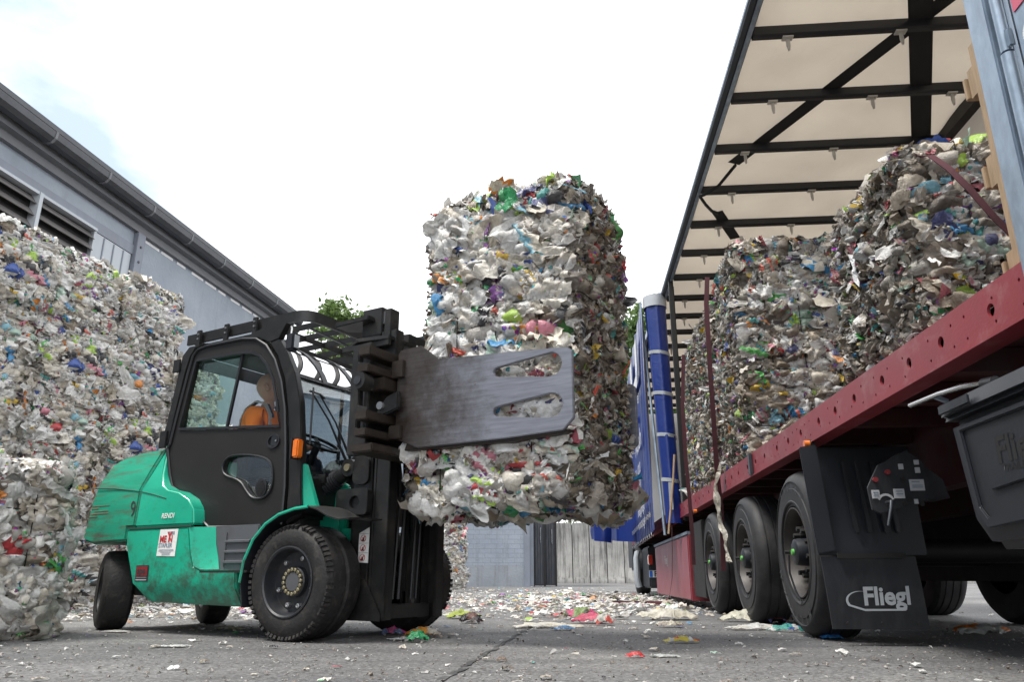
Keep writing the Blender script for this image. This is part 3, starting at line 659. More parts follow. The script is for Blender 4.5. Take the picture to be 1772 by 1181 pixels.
# local frame: x = across (towards the yard), y = along, z = up ; eave line at x = 0
hall = empty('warehouse_hall', (HN*-10.11+HB*8.0), HANG, (0, 8.0, 0))
WX = -.5
mb = MB()
mb.prism([(-14, 0), (WX, 0), (WX, 8.0), (-14, 10.0)], -12.0, 20.55, 'y')
# window opening cannot be cut from a prism simply: window band is recessed trim on the wall face
wall = mb.build('wall', M['long_wall'], hall)
mb = MB(); mb.prism([(WX+.003, 7.62), (WX+.10, 7.62), (WX+.10, 7.78), (WX+.24, 7.80), (WX+.24, 8.02), (WX+.003, 8.02)], -12, 20.8, 'y'); mb.build('eave_trim', M['soffit'], hall)
mb = MB(); mb.prism([(WX+.003, 7.08), (WX+.045, 7.08), (WX+.045, 7.30), (WX+.003, 7.30)], -12, 13.40, 'y'); mb.build('lintel', M['pilaster'], hall)
mb = MB(); mb.prism([(-14.3, 10.12), (.05, 8.10), (.05, 8.20), (-14.3, 10.22)], -12, 20.9, 'y'); mb.build('roof', M['gutter'], hall)
mb = MB()
pr = [(-.24, 8.03), (-.22, 7.93), (-.14, 7.885), (-.04, 7.90), (.03, 7.97), (.05, 8.09), (.03, 8.09), (.01, 7.99), (-.05, 7.93), (-.13, 7.915), (-.2, 7.95), (-.22, 8.03)]
mb.prism(pr, -12, 20.8, 'y'); gt = mb.build('gutter', M['gutter'], hall)
mb = MB()
for i in range(22): mb.prism([(-.25, 8.04), (-.23, 7.92), (-.14, 7.875), (-.035, 7.89), (.04, 7.965), (.06, 8.10), (.045, 8.1), (-.24, 8.05)], -10+i*1.45, -10+i*1.45+.05, 'y')
build_each(mb, 'gutter_bracket', M['soffit'], gt)
mb = MB(); mb.box(WX+.003, WX+.11, 13.40, 13.66, 0, 7.62); pl = mb.build('pilaster', M['pilaster'], hall, bevel=.01)
mb = MB()
for z in (6.6, 6.95, 7.3): mb.lathe([(0, .03), (.015, .03), (.015, .0)], (WX+.112, 13.53, z), 'x', 8)
build_each(mb, 'bolt_head', M['gutter'], pl)
mb = MB(); mb.box(WX+.003, WX+.10, 20.3, 20.56, 0, 7.62); mb.build('pilaster', M['pilaster'], hall, bevel=.01)
mb = MB(); mb.tube([(-.05, 20.75, 7.9), (-.1, 20.75, 7.7), (WX+.17, 20.72, 7.45), (WX+.17, 20.72, .1)], .055, 10); mb.build('downpipe', M['gutter'], hall)
# louvre window: dark sheet painted for the unlit opening, frame, slats
lw = MB().box(WX+.004, WX+.01, -2, 12.15, 5.3, 7.07).build('louver_window_dark_sheet', M['interior'], hall)
mb = MB()
for k in range(7):
    z = 6.93-k*.235
    for (a, b) in ((-2, 10.60), (10.68, 12.12)):
        mb.prism([(WX+.02, z+.05), (WX+.14, z-.10), (WX+.155, z-.095), (WX+.035, z+.06)], a, b, 'y')
mb.build('slat', M['louver'], lw)
mb = MB(); mb.box(WX+.01, WX+.19, 10.60, 10.68, 5.3, 7.07); mb.box(WX+.01, WX+.10, 12.14, 12.2, 5.3, 7.07); mb.box(WX+.01, WX+.17, -2, 12.14, 7.02, 7.075); mb.build('window_frame', M['panel'], lw)
wp = MB().box(WX+.004, WX+.03, 12.2, 13.36, 5.3, 7.07).build('window_panel', M['panel'], hall)
mb = MB()
for y in (12.5, 12.8, 13.1): mb.box(WX+.03, WX+.045, y, y+.03, 5.3, 7.05)
mb.build('glazing_bar', M['pilaster'], wp)
mb = MB()
for y in np.arange(13.75, 20.2, .62): mb.box(WX+.003, WX+.008, y, y+.45+.1*math.sin(y*7), 7.54, 7.6)
mb.build('painted_light_gap', mat('painted_daylight', (.8, .8, .8), .8), hall)  # pale strips on the solid wall, daylight gaps painted as colour
tag(hall, 'long blue-grey hall with louvred window band, gutter and steel pilasters on the left', 'building')

# ------------------------------------------------------------------ block building, steel door, concrete wall
bb = empty('block_building', (-4, 36.0, 0))
mb = MB(); mb.box(-9.0, 4.55, 0, 9, .95, 9.0); mb.build('block_wall', M['block_wall'], bb)
mb = MB(); mb.box(-9.0, 4.55, -.012, 9, 0, .948); mb.build('plinth', M['plinth'], bb)
mb = MB(); mb.box(4.55, 4.83, -.05, 9, 0, 9.0); mb.box(4.83, 5.0, .05, 9, 0, 9.0); mb.build('corner_post', M['pilaster'], bb, bevel=.01)
mb = MB(); mb.box(-9.3, 5.2, -.3, 9.3, 9.0, 9.2); mb.build('roof', M['gutter'], bb)
tag(bb, 'blue-grey painted block building with plinth, seen below the lifted bale', 'building')
for i, (x0, x1, y, lb) in enumerate([(1.08, 1.5, 37.2, 'dark blue-grey ribbed steel gate leaf next to the block building corner'), (1.66, 2.12, 38.6, 'dark blue-grey steel gate leaf beside the pale concrete wall')]):
    gr = empty('steel_gate', ((x0+x1)/2, y, 0))
    wv = (x1-x0)/2
    MB().box(-wv, wv, 0, .08, .05, 4.9).build('door_leaf', M['steel_door'], gr, bevel=.01)
    mb = MB()
    for k in range(4): mb.box(-wv+.05+k*wv*.55, -wv+.12+k*wv*.55, -.05, -.002, .1, 4.85)
    mb.build('rib', M['steel_door'], gr)
    MB().box(-wv-.09, -wv-.003, -.08, .1, .0, 5.0).box(wv+.003, wv+.09, -.08, .1, .0, 5.0).build('gate_frame', M['chassis'], gr)
    MB().tube([(wv-.14, -.06, 2.0), (wv-.14, -.12, 2.0), (wv-.14, -.12, 2.7), (wv-.14, -.06, 2.7)], .02, 6).build('handle', M['chrome'], gr)
    tag(gr, lb, 'gate', 'steel gate leaves')
cw = empty('concrete_wall', (6, 58, 0), R_(-1))
for k in range(31):
    x = -2.75+k*1.28
    mb = MB(); mb.prism([(-.45, 0), (.0, 0), (.02, .25), (.16, .5), (.19, 4.35), (.42, 4.35), (.42, 0)], x, x+1.23, 'x')
    mb.build('wall_panel', M['concrete'], cw, bevel=.02)
MB().box(-2.75, 36.8, .36, .46, 0, 4.2).build('joint_filler', M['chassis'], cw)
tag(cw, 'pale weathered concrete panel wall with black run stains at the back of the yard', 'wall')

# ------------------------------------------------------------------ trees
def tree(x, y, h, rad, seed, lb, leafm, nl=9000, flat=1.):
    rs = np.random.RandomState(seed); e = empty('tree', (x, y, 0))
    mb = MB(); mb.tube([(0, 0, 0), (.1, .05, h*.3), (-.1, 0, h*.55), (.05, .1, h*.8), (0, 0, h*.95)], [h*.022, h*.018, h*.013, h*.008, h*.003], 9)
    cl = []
    for i in range(64):
        a = rs.uniform(0, 2*PI); zz = rs.uniform(.35, .97); rmax = rad*math.sin(PI*min(1, (1.0-zz)*1.15+.12))**.7
        r = rmax*rs.uniform(.25, 1.0); c = np.array([r*math.cos(a), r*math.sin(a), zz*h]); cl.append((c, rs.uniform(.45, 1.2)*rad*.24))
        if i % 2 == 0: mb.tube([(0, 0, zz*h*.72), (c[0]*.5, c[1]*.5, zz*h*.85), tuple(c)], [h*.007, h*.004, h*.0015], 5)
    mb.build('trunk', M['bark'], e)
    P = np.vstack([c+(lambda d: d/np.linalg.norm(d, axis=1)[:, None]*np.abs(rs.normal(0, .75, (nl//64, 1)))*s_*np.array([1.15, 1.15, .8]))(rs.normal(0, 1, (nl//64, 3))) for c, s_ in cl])
    n = len(P); nn = rs.normal(0, 1, (n, 3)); nn[:, 2] += .6; nn /= np.linalg.norm(nn, axis=1)[:, None]
    u = np.cross(nn, rs.normal(0, 1, (n, 3))); u /= np.linalg.norm(u, axis=1)[:, None]; v = np.cross(nn, u); s_ = rs.uniform(.09, .2, (n, 1))*(h/14)
    co = np.stack([P-u*s_, P-v*s_*.5, P+u*s_, P+v*s_*.5], 1).reshape(-1, 3); fs = np.arange(4*n).reshape(-1, 4)
    me = np_mesh('crown', co, fs, np.ones((n, 4)), leafm); o = bpy.data.objects.new('crown', me); C.objects.link(o); o.parent = e
    tag(e, lb, 'tree', 'trees beyond the yard'); return e
tree(-11.2, 45, 17.4, 3.0, 1, 'leafy tree showing above the forklift roof next to the hall', M['leaf2'])
tree(-5.2, 45, 15.2, 2.0, 2, 'small treetop just right of the forklift mast', M['leaf'], 5000)
tree(7.6, 42, 15.8, 3.6, 3, 'dark green tree between the lifted bale and the blue curtain', M['leaf'], 13000)
tree(10.6, 50, 19.8, 3.2, 4, 'tall pale green tree peeping out beside the trailer roof', M['leaf2'], 8000)
tree(5.0, 66, 6.6, 2.5, 6, 'low bright green tree just over the concrete wall', M['leaf2'], 4000)
# ------------------------------------------------------------------ forklift (local: x forward, y away from the camera 0..1.4, z up)
A30 = R_(-30); FO = Vector((-1.466, 5.122, 0)); FF = Vector((math.cos(R_(30)), -.5, 0)); FL = Vector((.5, math.cos(R_(30)), 0))
def fworld(x, y, z=0): return FO+FF*x+FL*y+Vector((0, 0, z))
fk = empty('forklift_truck', fworld(-.9, .7), A30, (-.9, .7, 0))
tag(fk, 'green and black cab forklift with bale clamp, numbered 9, holding lifted bales', 'forklift')
def taper(mb, z0, k, ymid=.7, lo=None):
    out = []
    for x, y, z in mb.v:
        t = max(0, z-z0)*k
        if lo and z < lo[0]: t += (lo[0]-z)*lo[1]
        y = y+t if y < ymid else y-t
        out.append((x, y, z))
    mb.v = out; return mb
# green lower body
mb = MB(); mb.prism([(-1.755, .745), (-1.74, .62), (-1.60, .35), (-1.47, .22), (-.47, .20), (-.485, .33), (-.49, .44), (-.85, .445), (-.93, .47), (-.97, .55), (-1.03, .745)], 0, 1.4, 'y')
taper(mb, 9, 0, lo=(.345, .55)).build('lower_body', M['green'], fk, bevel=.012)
mb = MB(); mb.add([(-1.03, .0, .745), (-.97, .0, .55), (-.93, .0, .47), (-.85, .0, .447), (-.74, .07, .447), (-.76, .07, .52), (-.80, .07, .62), (-.83, .075, .745)], [(0, 1, 6, 7), (1, 2, 5, 6), (2, 3, 4, 5)])
mb.build('corner_panel', M['green'], fk, thick=.01)
# engine hood + counterweight
cwp = [(-2.325, .70), (-2.27, 1.0), (-2.245, 1.13), (-2.175, 1.295), (-2.08, 1.335), (-1.9, 1.36), (-1.575, 1.378), (-1.62, 1.2), (-1.662, 1.05), (-1.675, .762), (-1.76, .762), (-1.755, .66), (-2.0, .655), (-2.17, .645), (-2.30, .675)]
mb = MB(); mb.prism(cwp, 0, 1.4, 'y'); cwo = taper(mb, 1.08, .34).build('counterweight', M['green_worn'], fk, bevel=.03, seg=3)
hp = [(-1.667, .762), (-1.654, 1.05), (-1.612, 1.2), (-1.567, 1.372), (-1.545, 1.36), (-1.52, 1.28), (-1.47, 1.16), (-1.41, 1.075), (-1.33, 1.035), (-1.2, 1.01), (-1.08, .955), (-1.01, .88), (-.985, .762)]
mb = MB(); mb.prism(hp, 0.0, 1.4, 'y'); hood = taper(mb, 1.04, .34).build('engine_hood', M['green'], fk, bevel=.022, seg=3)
MB().box(-1.74, -1.0, -.004, .02, .747, .760).build('panel_seam', M['seam'], hood)
mb = MB(); mb.tube([(-2.26, -.001+.0, 1.09), (-2.0, -.001, 1.075), (-1.665, -.001, 1.035)], .0045, 6); mb.tube([(-1.655, -.001, 1.035), (-1.5, -.002, 1.005), (-1.33, -.002, .965)], .003, 6); mb.build('press_line', M['seam'], cwo)
mb = MB(); mb.box(-2.0, -.5, .2, 1.2, .26, .66); mb.build('frame', M['chassis'], fk)
mb = MB(); mb.box(-2.25, -1.76, .35, 1.05, .3, .66); mb.build('steer_axle', M['chassis'], fk, bevel=.02)
mb = MB()
for i in range(5):
    z = .86+i*.021; r0 = -2.30+.04*((i*7) % 3)
    mb.box(r0, r0+.13+.05*((i*5) % 3), -.0035, .0, z, z+.004+.003*(i % 2))
mb.build('scrape_marks', mat('bare_scrape', (.25, .15, .10), .6, var=.3), cwo)
# lettering and stickers
text_obj('number_lettering', '9', M['darkprint'], cwo, (-1.755+.01, -.003, .845), (1, 0, 0), (-.1, 0, 1), .175, .78)
bpy.context.view_layer.update()
text_obj('lettering', 'RENDI', M['white'], hood, (-1.355, -.004, .818), (1, 0, 0), (.12, 0, 1), .052, .98, bold=.02)
st = MB().add([(-1.352, -.004, .545), (-1.142, -.004, .540), (-1.138, -.004, .735), (-1.345, -.004, .735)], [(0, 1, 2, 3)]).build('company_sticker', M['white'], fk)
text_obj('lettering', 'ME N', M['redprint'], st, (-1.335, -.0065, .642), (1, 0, 0), (0, 0, 1), .068, .92, bold=.035)
text_obj('lettering', 'Y', M['redprint'], st, (-1.250, -.0067, .648), (1, 0, 0), (0, 0, 1), .095, .85, bold=.04)
text_obj('lettering', 'STAPLER', M['greyprint'], st, (-1.34, -.0065, .605), (1, 0, 0), (0, 0, 1), .043, .93, bold=.025)
mb = MB()
for k in range(3): mb.box(-1.245, -1.175, -.0065, -.005, .714-k*.008, .718-k*.008)
for k, (a, b) in enumerate(((-1.33, -1.165), (-1.335, -1.16), (-1.31, -1.19), (-1.29, -1.2), (-1.29, -1.2))): mb.box(a, b, -.0065, -.005, .588-k*.009, .590-k*.009)
mb.build('small_print', M['greyprint'], st)
s2 = MB().add([(-1.565, -.004, .365), (-1.415, -.004, .365), (-1.42, -.004, .48), (-1.57, -.004, .48)], [(0, 1, 2, 3)]).build('small_sticker', M['darkprint'], fk)
MB().add([(-1.555, -.0065, .405), (-1.428, -.0065, .405), (-1.43, -.0065, .472), (-1.558, -.0065, .472)], [(0, 1, 2, 3)]).build('red_field', M['decalred'], s2)
text_obj('lettering', 'ape', M['darkprint'], s2, (-1.545, -.008, .418), (1, 0, 0), (0, 0, 1), .07, .95, bold=.03)
MB().box(-1.555, -1.43, -.0065, -.005, .372, .380).box(-1.555, -1.43, -.0065, -.005, .392, .395).build('white_line', M['silver'], s2)
# step panel
mb = MB(); mb.box(-.86, -.38, .075, .10, .43, .75); stp = mb.build('step_panel', M['step'], fk, bevel=.01)
mb = MB()
for z in (.49, .56, .63): mb.prism([(.056, z), (.075, z-.006), (.075, z+.018), (.056, z+.012)], -.70+.0*(z), -.45, 'x')
mb.box(-.70, -.695, .066, .076, .46, .70); mb.build('step_rib', M['step'], stp)
MB().box(-.86, -.38, .0, .10, .425, .44).build('step_tread', M['chassis'], fk)
# cab
outer = [(-1.51, 1.40), (-1.47, 1.62), (-1.40, 1.98), (-1.365, 2.12), (-1.32, 2.165), (-1.22, 2.18), (-.80, 2.175), (-.64, 2.15), (-.52, 2.08), (-.41, 1.95), (-.32, 1.77), (-.26, 1.56), (-.22, 1.3), (-.19, 1.0), (-.19, .74),
         (-.50, .735), (-.93, .745), (-1.0, .79), (-1.03, .87), (-1.09, .95), (-1.2, .995), (-1.33, 1.02), (-1.41, 1.07), (-1.46, 1.17), (-1.53, 1.37)]
win = [(-1.425, 1.51), (-.295, 1.425), (-.33, 1.60), (-.40, 1.80), (-.48, 1.925), (-.58, 2.02), (-.69, 2.062), (-.84, 2.075), (-1.31, 2.085), (-1.335, 2.06)]
swin = chaikin([(-.87, 1.19), (-.80, 1.265), (-.55, 1.25), (-.36, 1.20), (-.315, 1.10), (-.32, .98), (-.39, .925), (-.50, .93), (-.57, .985), (-.65, 1.07), (-.83, 1.115)], 2)
door = MB().prism(outer, .10, .145, 'y', holes=[win, swin]).build('door', M['door_black'], fk, bevel=.004)
def ring(poly, w_, y0, y1):
    cx = sum(p[0] for p in poly)/len(poly); cy = sum(p[1] for p in poly)/len(poly)
    inn = []
    n = len(poly)
    for i in range(n):
        a, b, c = Vector(poly[i-1]), Vector(poly[i]), Vector(poly[(i+1) % n])
        t = (c-a).normalized(); nr = Vector((-t.y, t.x))
        if nr.dot(Vector((cx, cy))-b) < 0: nr = -nr
        inn.append(tuple(b+nr*w_))
    return MB().prism(poly, y0, y1, 'y', holes=[inn])
MB().box(-1.44, -.62, .2, 1.2, 2.165, 2.178).build('roof_lining', M['interior'], fk)
ring(win, .022, .088, .10).build('window_gasket', M['gasket'], door, bevel=.003)
MB().tube([(p[0], .093, p[1]) for p in swin+swin[:1]], .0085, 6, cap=False).build('window_gasket', M['gasket'], door)
MB().tube([(p[0], .092, p[1]) for p in outer[14::-1]], .011, 6, cap=False).build('door_seal', M['gasket'], door)
MB().tube([(p[0], .092, p[1]) for p in outer[15:]+outer[:1]], .011, 6, cap=False).build('door_seal', M['gasket'], door)
MB().prism([(-1.425, 1.51), (-.9, 1.47), (-.84, 2.075), (-1.31, 2.085)], .125, .13, 'y').build('window_glass', M['glass'], door)
MB().prism([(-.90, 1.47), (-.295, 1.425), (-.33, 1.60), (-.40, 1.80), (-.48, 1.925), (-.58, 2.02), (-.69, 2.062), (-.84, 2.075)], .135, .139, 'y').build('window_glass', M['glass_open'], door)
MB().bar((-.895, .122, 1.47), (-.80, .122, 2.07), .02, .02).build('window_divider', M['gasket'], door)
MB().prism(swin, .12, .125, 'y').build('window_glass', M['glass_clear'], door)
mb = MB(); mb.prism(arc(-.45, 1.005, .055, 0, 360, 20, .065)[:-1], .112, .122, 'y'); spk = mb.build('speaker', M['gasket'], door)
mb = MB()
for k in range(-3, 4): mb.box(-.45-.045*math.cos(k*.4), -.45+.045*math.cos(k*.4), .106, .112, 1.002+k*.015, 1.008+k*.015)
mb.build('speaker_grille', M['chassis'], spk)
mb = MB(); mb.prism(arc(-.345, 1.33, .062, 0, 360, 24, .052)[:-1], .088, .1, 'y', holes=[arc(-.345, 1.33, .050, 0, 360, 24, .040)[:-1]]); hd = mb.build('door_handle', M['gasket'], door)
MB().prism(rrect(-.365, -.305, 1.295, 1.37, .012), .09, .1, 'y').build('latch', M['plastic'], hd)
MB().lathe([(0, .007), (-.006, .007)], (-.315, .09, 1.33), 'y', 10).build('lock', M['steelbolt'], hd)
# pillars
MB().prism([(-.50, 2.105), (-.40, 1.985), (-.305, 1.80), (-.245, 1.57), (-.20, 1.3), (-.17, 1.0), (-.165, .74), (-.02, .80), (-.045, .95), (-.075, 1.28), (-.125, 1.60), (-.20, 1.82), (-.30, 1.99), (-.40, 2.12)], .105, .16, 'y').build('front_pillar', M['black'], fk, bevel=.006)
MB().prism([(-1.53, 1.40), (-1.62, 1.40), (-1.58, 1.62), (-1.50, 2.14), (-1.43, 2.206), (-1.2, 2.206), (-1.25, 2.20), (-1.35, 2.185), (-1.40, 2.12), (-1.44, 1.98), (-1.50, 1.62)], .09, .16, 'y').build('rear_pillar', M['black'], fk, bevel=.006)
mb = MB(); mb.box(-1.585, -1.50, .075, .09, 2.0, 2.11); mb.box(-1.63, -1.545, .075, .09, 1.38, 1.52); build_each(mb, 'door_hinge', M['black'], fk, bevel=.005)
MB().prism([(-1.25, 2.19), (-.80, 2.185), (-.62, 2.16), (-.50, 2.105), (-.40, 2.12), (-.33, 2.232), (-.60, 2.232), (-.72, 2.206), (-1.3, 2.206)], .10, .15, 'y').build('roof_side_panel', M['black'], fk, bevel=.004)
MB().prism([(-1.45, 2.18), (-.62, 2.175), (-.62, 2.19), (-1.45, 2.195)], .16, 1.24, 'y').build('cab_roof', M['interior'], fk)
outer2 = [(-1.60, .8), (-1.60, 1.4), (-1.50, 2.14), (-1.43, 2.2), (-.60, 2.18), (-.42, 2.0), (-.26, 1.75), (-.17, 1.5), (-.10, 1.2), (-.07, .8)]
win2 = [(-1.50, 1.30), (-.20, 1.30), (-.26, 1.52), (-.35, 1.74), (-.50, 1.93), (-.66, 2.03), (-1.38, 2.05)]
fs_ = MB().prism(outer2, 1.25, 1.29, 'y', holes=[win2]).build('far_side_frame', M['interior'], fk)
MB().prism(win2, 1.265, 1.27, 'y').build('side_glass', M['glass_clear'], fs_)
MB().box(-.80, -.77, 1.235, 1.25, 1.3, 2.05).build('window_divider', M['gasket'], fs_)
rw = MB().prism([(.16, 1.35), (1.25, 1.35), (1.25, 2.19), (.16, 2.19)], -1.55, -1.53, 'x', holes=[[(.24, 1.42), (1.17, 1.42), (1.17, 2.08), (.24, 2.08)]]); rw.build('rear_frame', M['interior'], fk)
MB().box(-1.5, -.08, .16, 1.24, .72, .78).build('cab_floor', M['interior'], fk)
mb = MB(); mb.box(-.24, -.09, .17, 1.24, .78, 1.12); mb.prism([(-.36, 1.05), (-.12, 1.02), (-.12, 1.22), (-.2, 1.27), (-.36, 1.2)], .6, 1.2, 'y'); mb.build('dashboard', M['interior'], fk, bevel=.03)
# curved windscreen and bright roof visor
prof = [(-.075, 1.0), (-.085, 1.15), (-.10, 1.30), (-.135, 1.50), (-.19, 1.70), (-.245, 1.82)]
prof2 = [(-.245, 1.82), (-.29, 1.90), (-.345, 1.97), (-.42, 2.045), (-.50, 2.105), (-.60, 2.155)]
MB().strip([[(x, y, z) for y in (.16, .5, .9, 1.25)] for x, z in prof]).build('windscreen', M['glass_clear'], fk, thick=.005)
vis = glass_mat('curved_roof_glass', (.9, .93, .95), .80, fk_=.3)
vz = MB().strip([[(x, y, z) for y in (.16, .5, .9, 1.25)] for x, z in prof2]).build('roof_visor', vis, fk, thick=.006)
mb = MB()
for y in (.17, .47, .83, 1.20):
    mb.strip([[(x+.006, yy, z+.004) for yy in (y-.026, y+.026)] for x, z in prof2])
mb.build('painted_bar_reflection', M['gasket'], vz, thick=.004)  # dark bands painted on as reflections of the guard bars
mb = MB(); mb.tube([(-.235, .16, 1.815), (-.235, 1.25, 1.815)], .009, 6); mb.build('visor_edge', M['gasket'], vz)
mb = MB()
for y0, y1 in ((.22, .56), (.30, .62)):
    mb.tube([(-.12, y0, 1.68), (-.085, (y0+y1)/2-.02, 1.50), (-.05, y1, 1.20), (-.05, y1+.02, 1.10)], [.007, .007, .012, .014], 6)
mb.tube([(-.14, .20, 1.70), (-.09, .26, 1.68), (-.12, .34, 1.67)], .009, 6); mb.tube([(-.10, .20, 1.72), (-.09, .2, 1.3)], .007, 6)
mb.build('wiper', M['gasket'], fk)
mb = MB(); mb.prism(rrect(.30, .62, 1.02, 1.10, .02), -.12, -.02, 'x'); mb.build('wiper_motor_cover', M['black'], fk, bevel=.01)
MB().prism([(.16, .78), (1.25, .78), (1.25, 1.06), (.16, 1.06)], -.085, -.055, 'x').build('front_scuttle', M['black'], fk)
# work light, indicator
wl_ = MB().box(-.26, -.18, .035, .105, 1.985, 2.115).build('work_light', M['plastic'], fk, bevel=.012)
MB().box(-.178, -.172, .045, .095, 2.0, 2.10).build('lens', M['silver'], wl_, bevel=.003)
MB().tube([(-.24, .07, 2.11), (-.26, .09, 2.17), (-.30, .12, 2.2)], .008, 6).build('bracket', M['steelbolt'], wl_)
ind = MB().box(-.10, -.045, .04, .10, 1.185, 1.315).build('indicator_light', M['amber'], fk, bevel=.01)
MB().box(-.112, -.10, .035, .105, 1.18, 1.32).build('housing', M['plastic'], ind)
# overhead guard
gd = MB()
path = [(-1.54, .145), (-.30, .145)]+[(p[0], p[1]) for p in arc(-.30, .275, .13, -90, 0, 6)]+[(-.17, 1.16), (-.17, 1.16)]+[(p[0], p[1]) for p in arc(-.30, 1.16, .13, 0, 90, 5)]+[(-1.54, 1.29)]
gd.strip([[(x, y, 2.250) for x, y in path], [(x, y, 2.335) for x, y in path]])
guard = gd.build('overhead_guard', M['black'], fk, thick=.022, bevel=.003)
mb = MB()
for y in (.36, .58, .80, 1.02): mb.box(-1.45, -.175, y-.006, y+.006, 2.262, 2.31)
for x in (-1.5, -.62): mb.box(x-.010, x+.010, .16, 1.28, 2.262, 2.30)
mb.build('guard_slats', M['black'], guard)
mb = MB()
for x in (-1.36, -1.03, -.70): mb.box(x-.025, x+.025, .112, .132, 2.18, 2.345)
gb_ = build_each(mb, 'guard_bracket', M['black'], guard, bevel=.003)[0]
mb = MB()
for x in (-1.36, -1.03, -.70):
    for z in (2.27, 2.31): mb.lathe([(0, .008), (-.008, .008)], (x, .112, z), 'y', 8)
build_each(mb, 'bolt_head', M['steelbolt'], gb_)
MB().bar((-.2, .2, 2.2), (-.2, 1.2, 2.13), .015, .015).build('guard_rod', M['darkmetal'], guard)
# wheels
def fwheel(x, y0, y1, far=False):
    s_ = -1 if not far else 1; yo = y0 if not far else y1
    def T(t): return (yo+t if not far else yo-t)
    h = abs(y1-y0); r = .367
    prof = [(.015, .215), (.004, .235), (.0, .28), (.008, .325), (.03, .352), (.055, .364), (h*.44, .366), (h*.475, .350), (h*.525, .350), (h*.56, .366), (h-.05, .364), (h-.02, .345), (h, .28), (h-.01, .22)]
    w_ = MB().lathe([(T(t), q) for t, q in prof], (x, 0, .366), 'y', 72, caps=False).build('front_wheel', M['tyre'], fk, smooth=40)
    mb = MB()
    rnd = random.Random(2)
    for k in range(64):
        a = 2*PI*k/64+rnd.uniform(-.015, .015); ca, sa = math.cos(a), math.sin(a)
        if rnd.random() < .12: continue
        for t0, t1 in ((.008, .05),):
            p = (x+ca*.345, T(t0), .366+sa*.345); q = (x+ca*.362, T(t1), .366+sa*.362)
            mb.bar(p, q, .020, .022, up=(ca, 0, sa))
    mb.build('tread_lugs', M['tyre'], w_)
    MB().lathe([(T(.012), .262), (T(.004), .268), (T(.004), .274), (T(.012), .28)], (x, 0, .366), 'y', 48, caps=False).build('sidewall_bead', M['tyre'], w_)
    rim = MB().lathe([(T(.02), .226), (T(.0), .226), (T(-.002), .218), (T(.006), .208), (T(.04), .202), (T(.085), .196), (T(.095), .19), (T(.10), .12), (T(.10), 0)], (x, 0, .366), 'y', 48, caps=False).build('rim', M['rim'], w_)
    MB().lathe([(T(.10), .098), (T(.068), .095), (T(.062), .088), (T(.062), .0)], (x, 0, .366), 'y', 32).build('hub', M['rim'], rim)
    MB().lathe([(T(.062), .062), (T(.052), .058), (T(.050), .0)], (x, 0, .366), 'y', 24).build('hub_cap', M['step'], rim)
    mb = MB()
    for k in range(16):
        a = 2*PI*k/16+.1; mb.lathe([(T(.062), .0125), (T(.045), .012), (T(.043), .009), (T(.043), 0)], (x+.077*math.cos(a), 0, .366+.077*math.sin(a)), 'y', 8)
    build_each(mb, 'hub_bolt', M['bolt'], rim)
    mb = MB()
    for a in (72, 15, -15, -75, 130, 200, 250):
        a = R_(a); mb.lathe([(T(.10), .018), (T(.075), .017), (T(.072), .010), (T(.085), .0)], (x+.155*math.cos(a), 0, .366+.155*math.sin(a)), 'y', 6)
    build_each(mb, 'wheel_nut', M['steelbolt'], rim)
fwheel(0, 0, .345)
fwheel(0, 1.055, 1.40, True)
MB().lathe([(.345, .10), (1.055, .10)], (0, 0, .366), 'y', 20).build('front_axle', M['chassis'], fk)
def rwheel(x, y, ang):
    m = Matrix.Translation((x, y, .30)) @ Matrix.Rotation(R_(ang), 4, 'Z')
    prof = [(-.105, .17), (-.118, .23), (-.105, .275), (-.085, .296), (-.02, .302), (.02, .302), (.085, .296), (.105, .275), (.118, .23), (.105, .17)]
    mb = MB().lathe(prof, (0, 0, 0), 'y', 48, caps=False); mb.v = [tuple(m @ Vector(p)) for p in mb.v]
    w_ = mb.build('rear_wheel', M['tyre'], fk)
    mb = MB().lathe([(-.10, .17), (-.07, .15), (-.06, .0)], (0, 0, 0), 'y', 32, caps=False); mb.v = [tuple(m @ Vector(p)) for p in mb.v]; mb.build('rim', M['rim'], w_)
rwheel(-2.13, .22, -27); rwheel(-2.10, 1.17, -27)
# front fender
def fender(y0, y1):
    pts = [(-.40, .20), (-.435, .36), (-.415, .50), (-.345, .64), (-.24, .74), (-.12, .80), (.02, .832), (.14, .84)]
    mb = MB(); mb.strip([[(x, y, z) for y in (y0, y0+.02, y1)] for x, z in pts]); f = mb.build('fender', M['flap'], fk, thick=.012)
    e = MB(); e.tube([(x, y0, z) for x, z in pts[1:]], .011, 6); e.build('fender_edge', M['green'], f)
    i = MB(); i.prism([(-.40, .22), (-.435, .36), (-.415, .50), (-.345, .64), (-.24, .74), (-.12, .80), (.02, .832), (.1, .83), (.1, .5), (-.3, .25)], y1-.01, y1, 'y'); i.build('inner_panel', M['green'], f)
    return f
fd = fender(.0, .36)
MB().strip([[(x, y, z+(.01 if y > .1 else 0)) for y in (0.0, .15, .33)] for x, z in ((.05, .842), (.14, .845), (.22, .822), (.32, .775), (.41, .752), (.50, .756))]).build('rubber_flap', M['mast'], fd, thick=.008)
# green bulkhead, strut
MB().prism([(-.45, 1.05), (.02, 1.05), (.06, 1.02), (.06, .60), (-.1, .55), (-.45, .55)], .46, .50, 'y').build('front_bulkhead', M['green'], fk, bevel=.008)
MB().prism([(-.085, 1.15), (-.05, 1.15), (.09, .85), (-.04, .84)], .125, .165, 'y').build('pillar_foot', M['green'], fk, bevel=.004)
mb = MB(); mb.prism([(-.02, .72), (.16, .72), (.18, .5), (.1, .5)], .40, .44, 'y'); mb.build('mast_mount', M['green'], fk, bevel=.005)
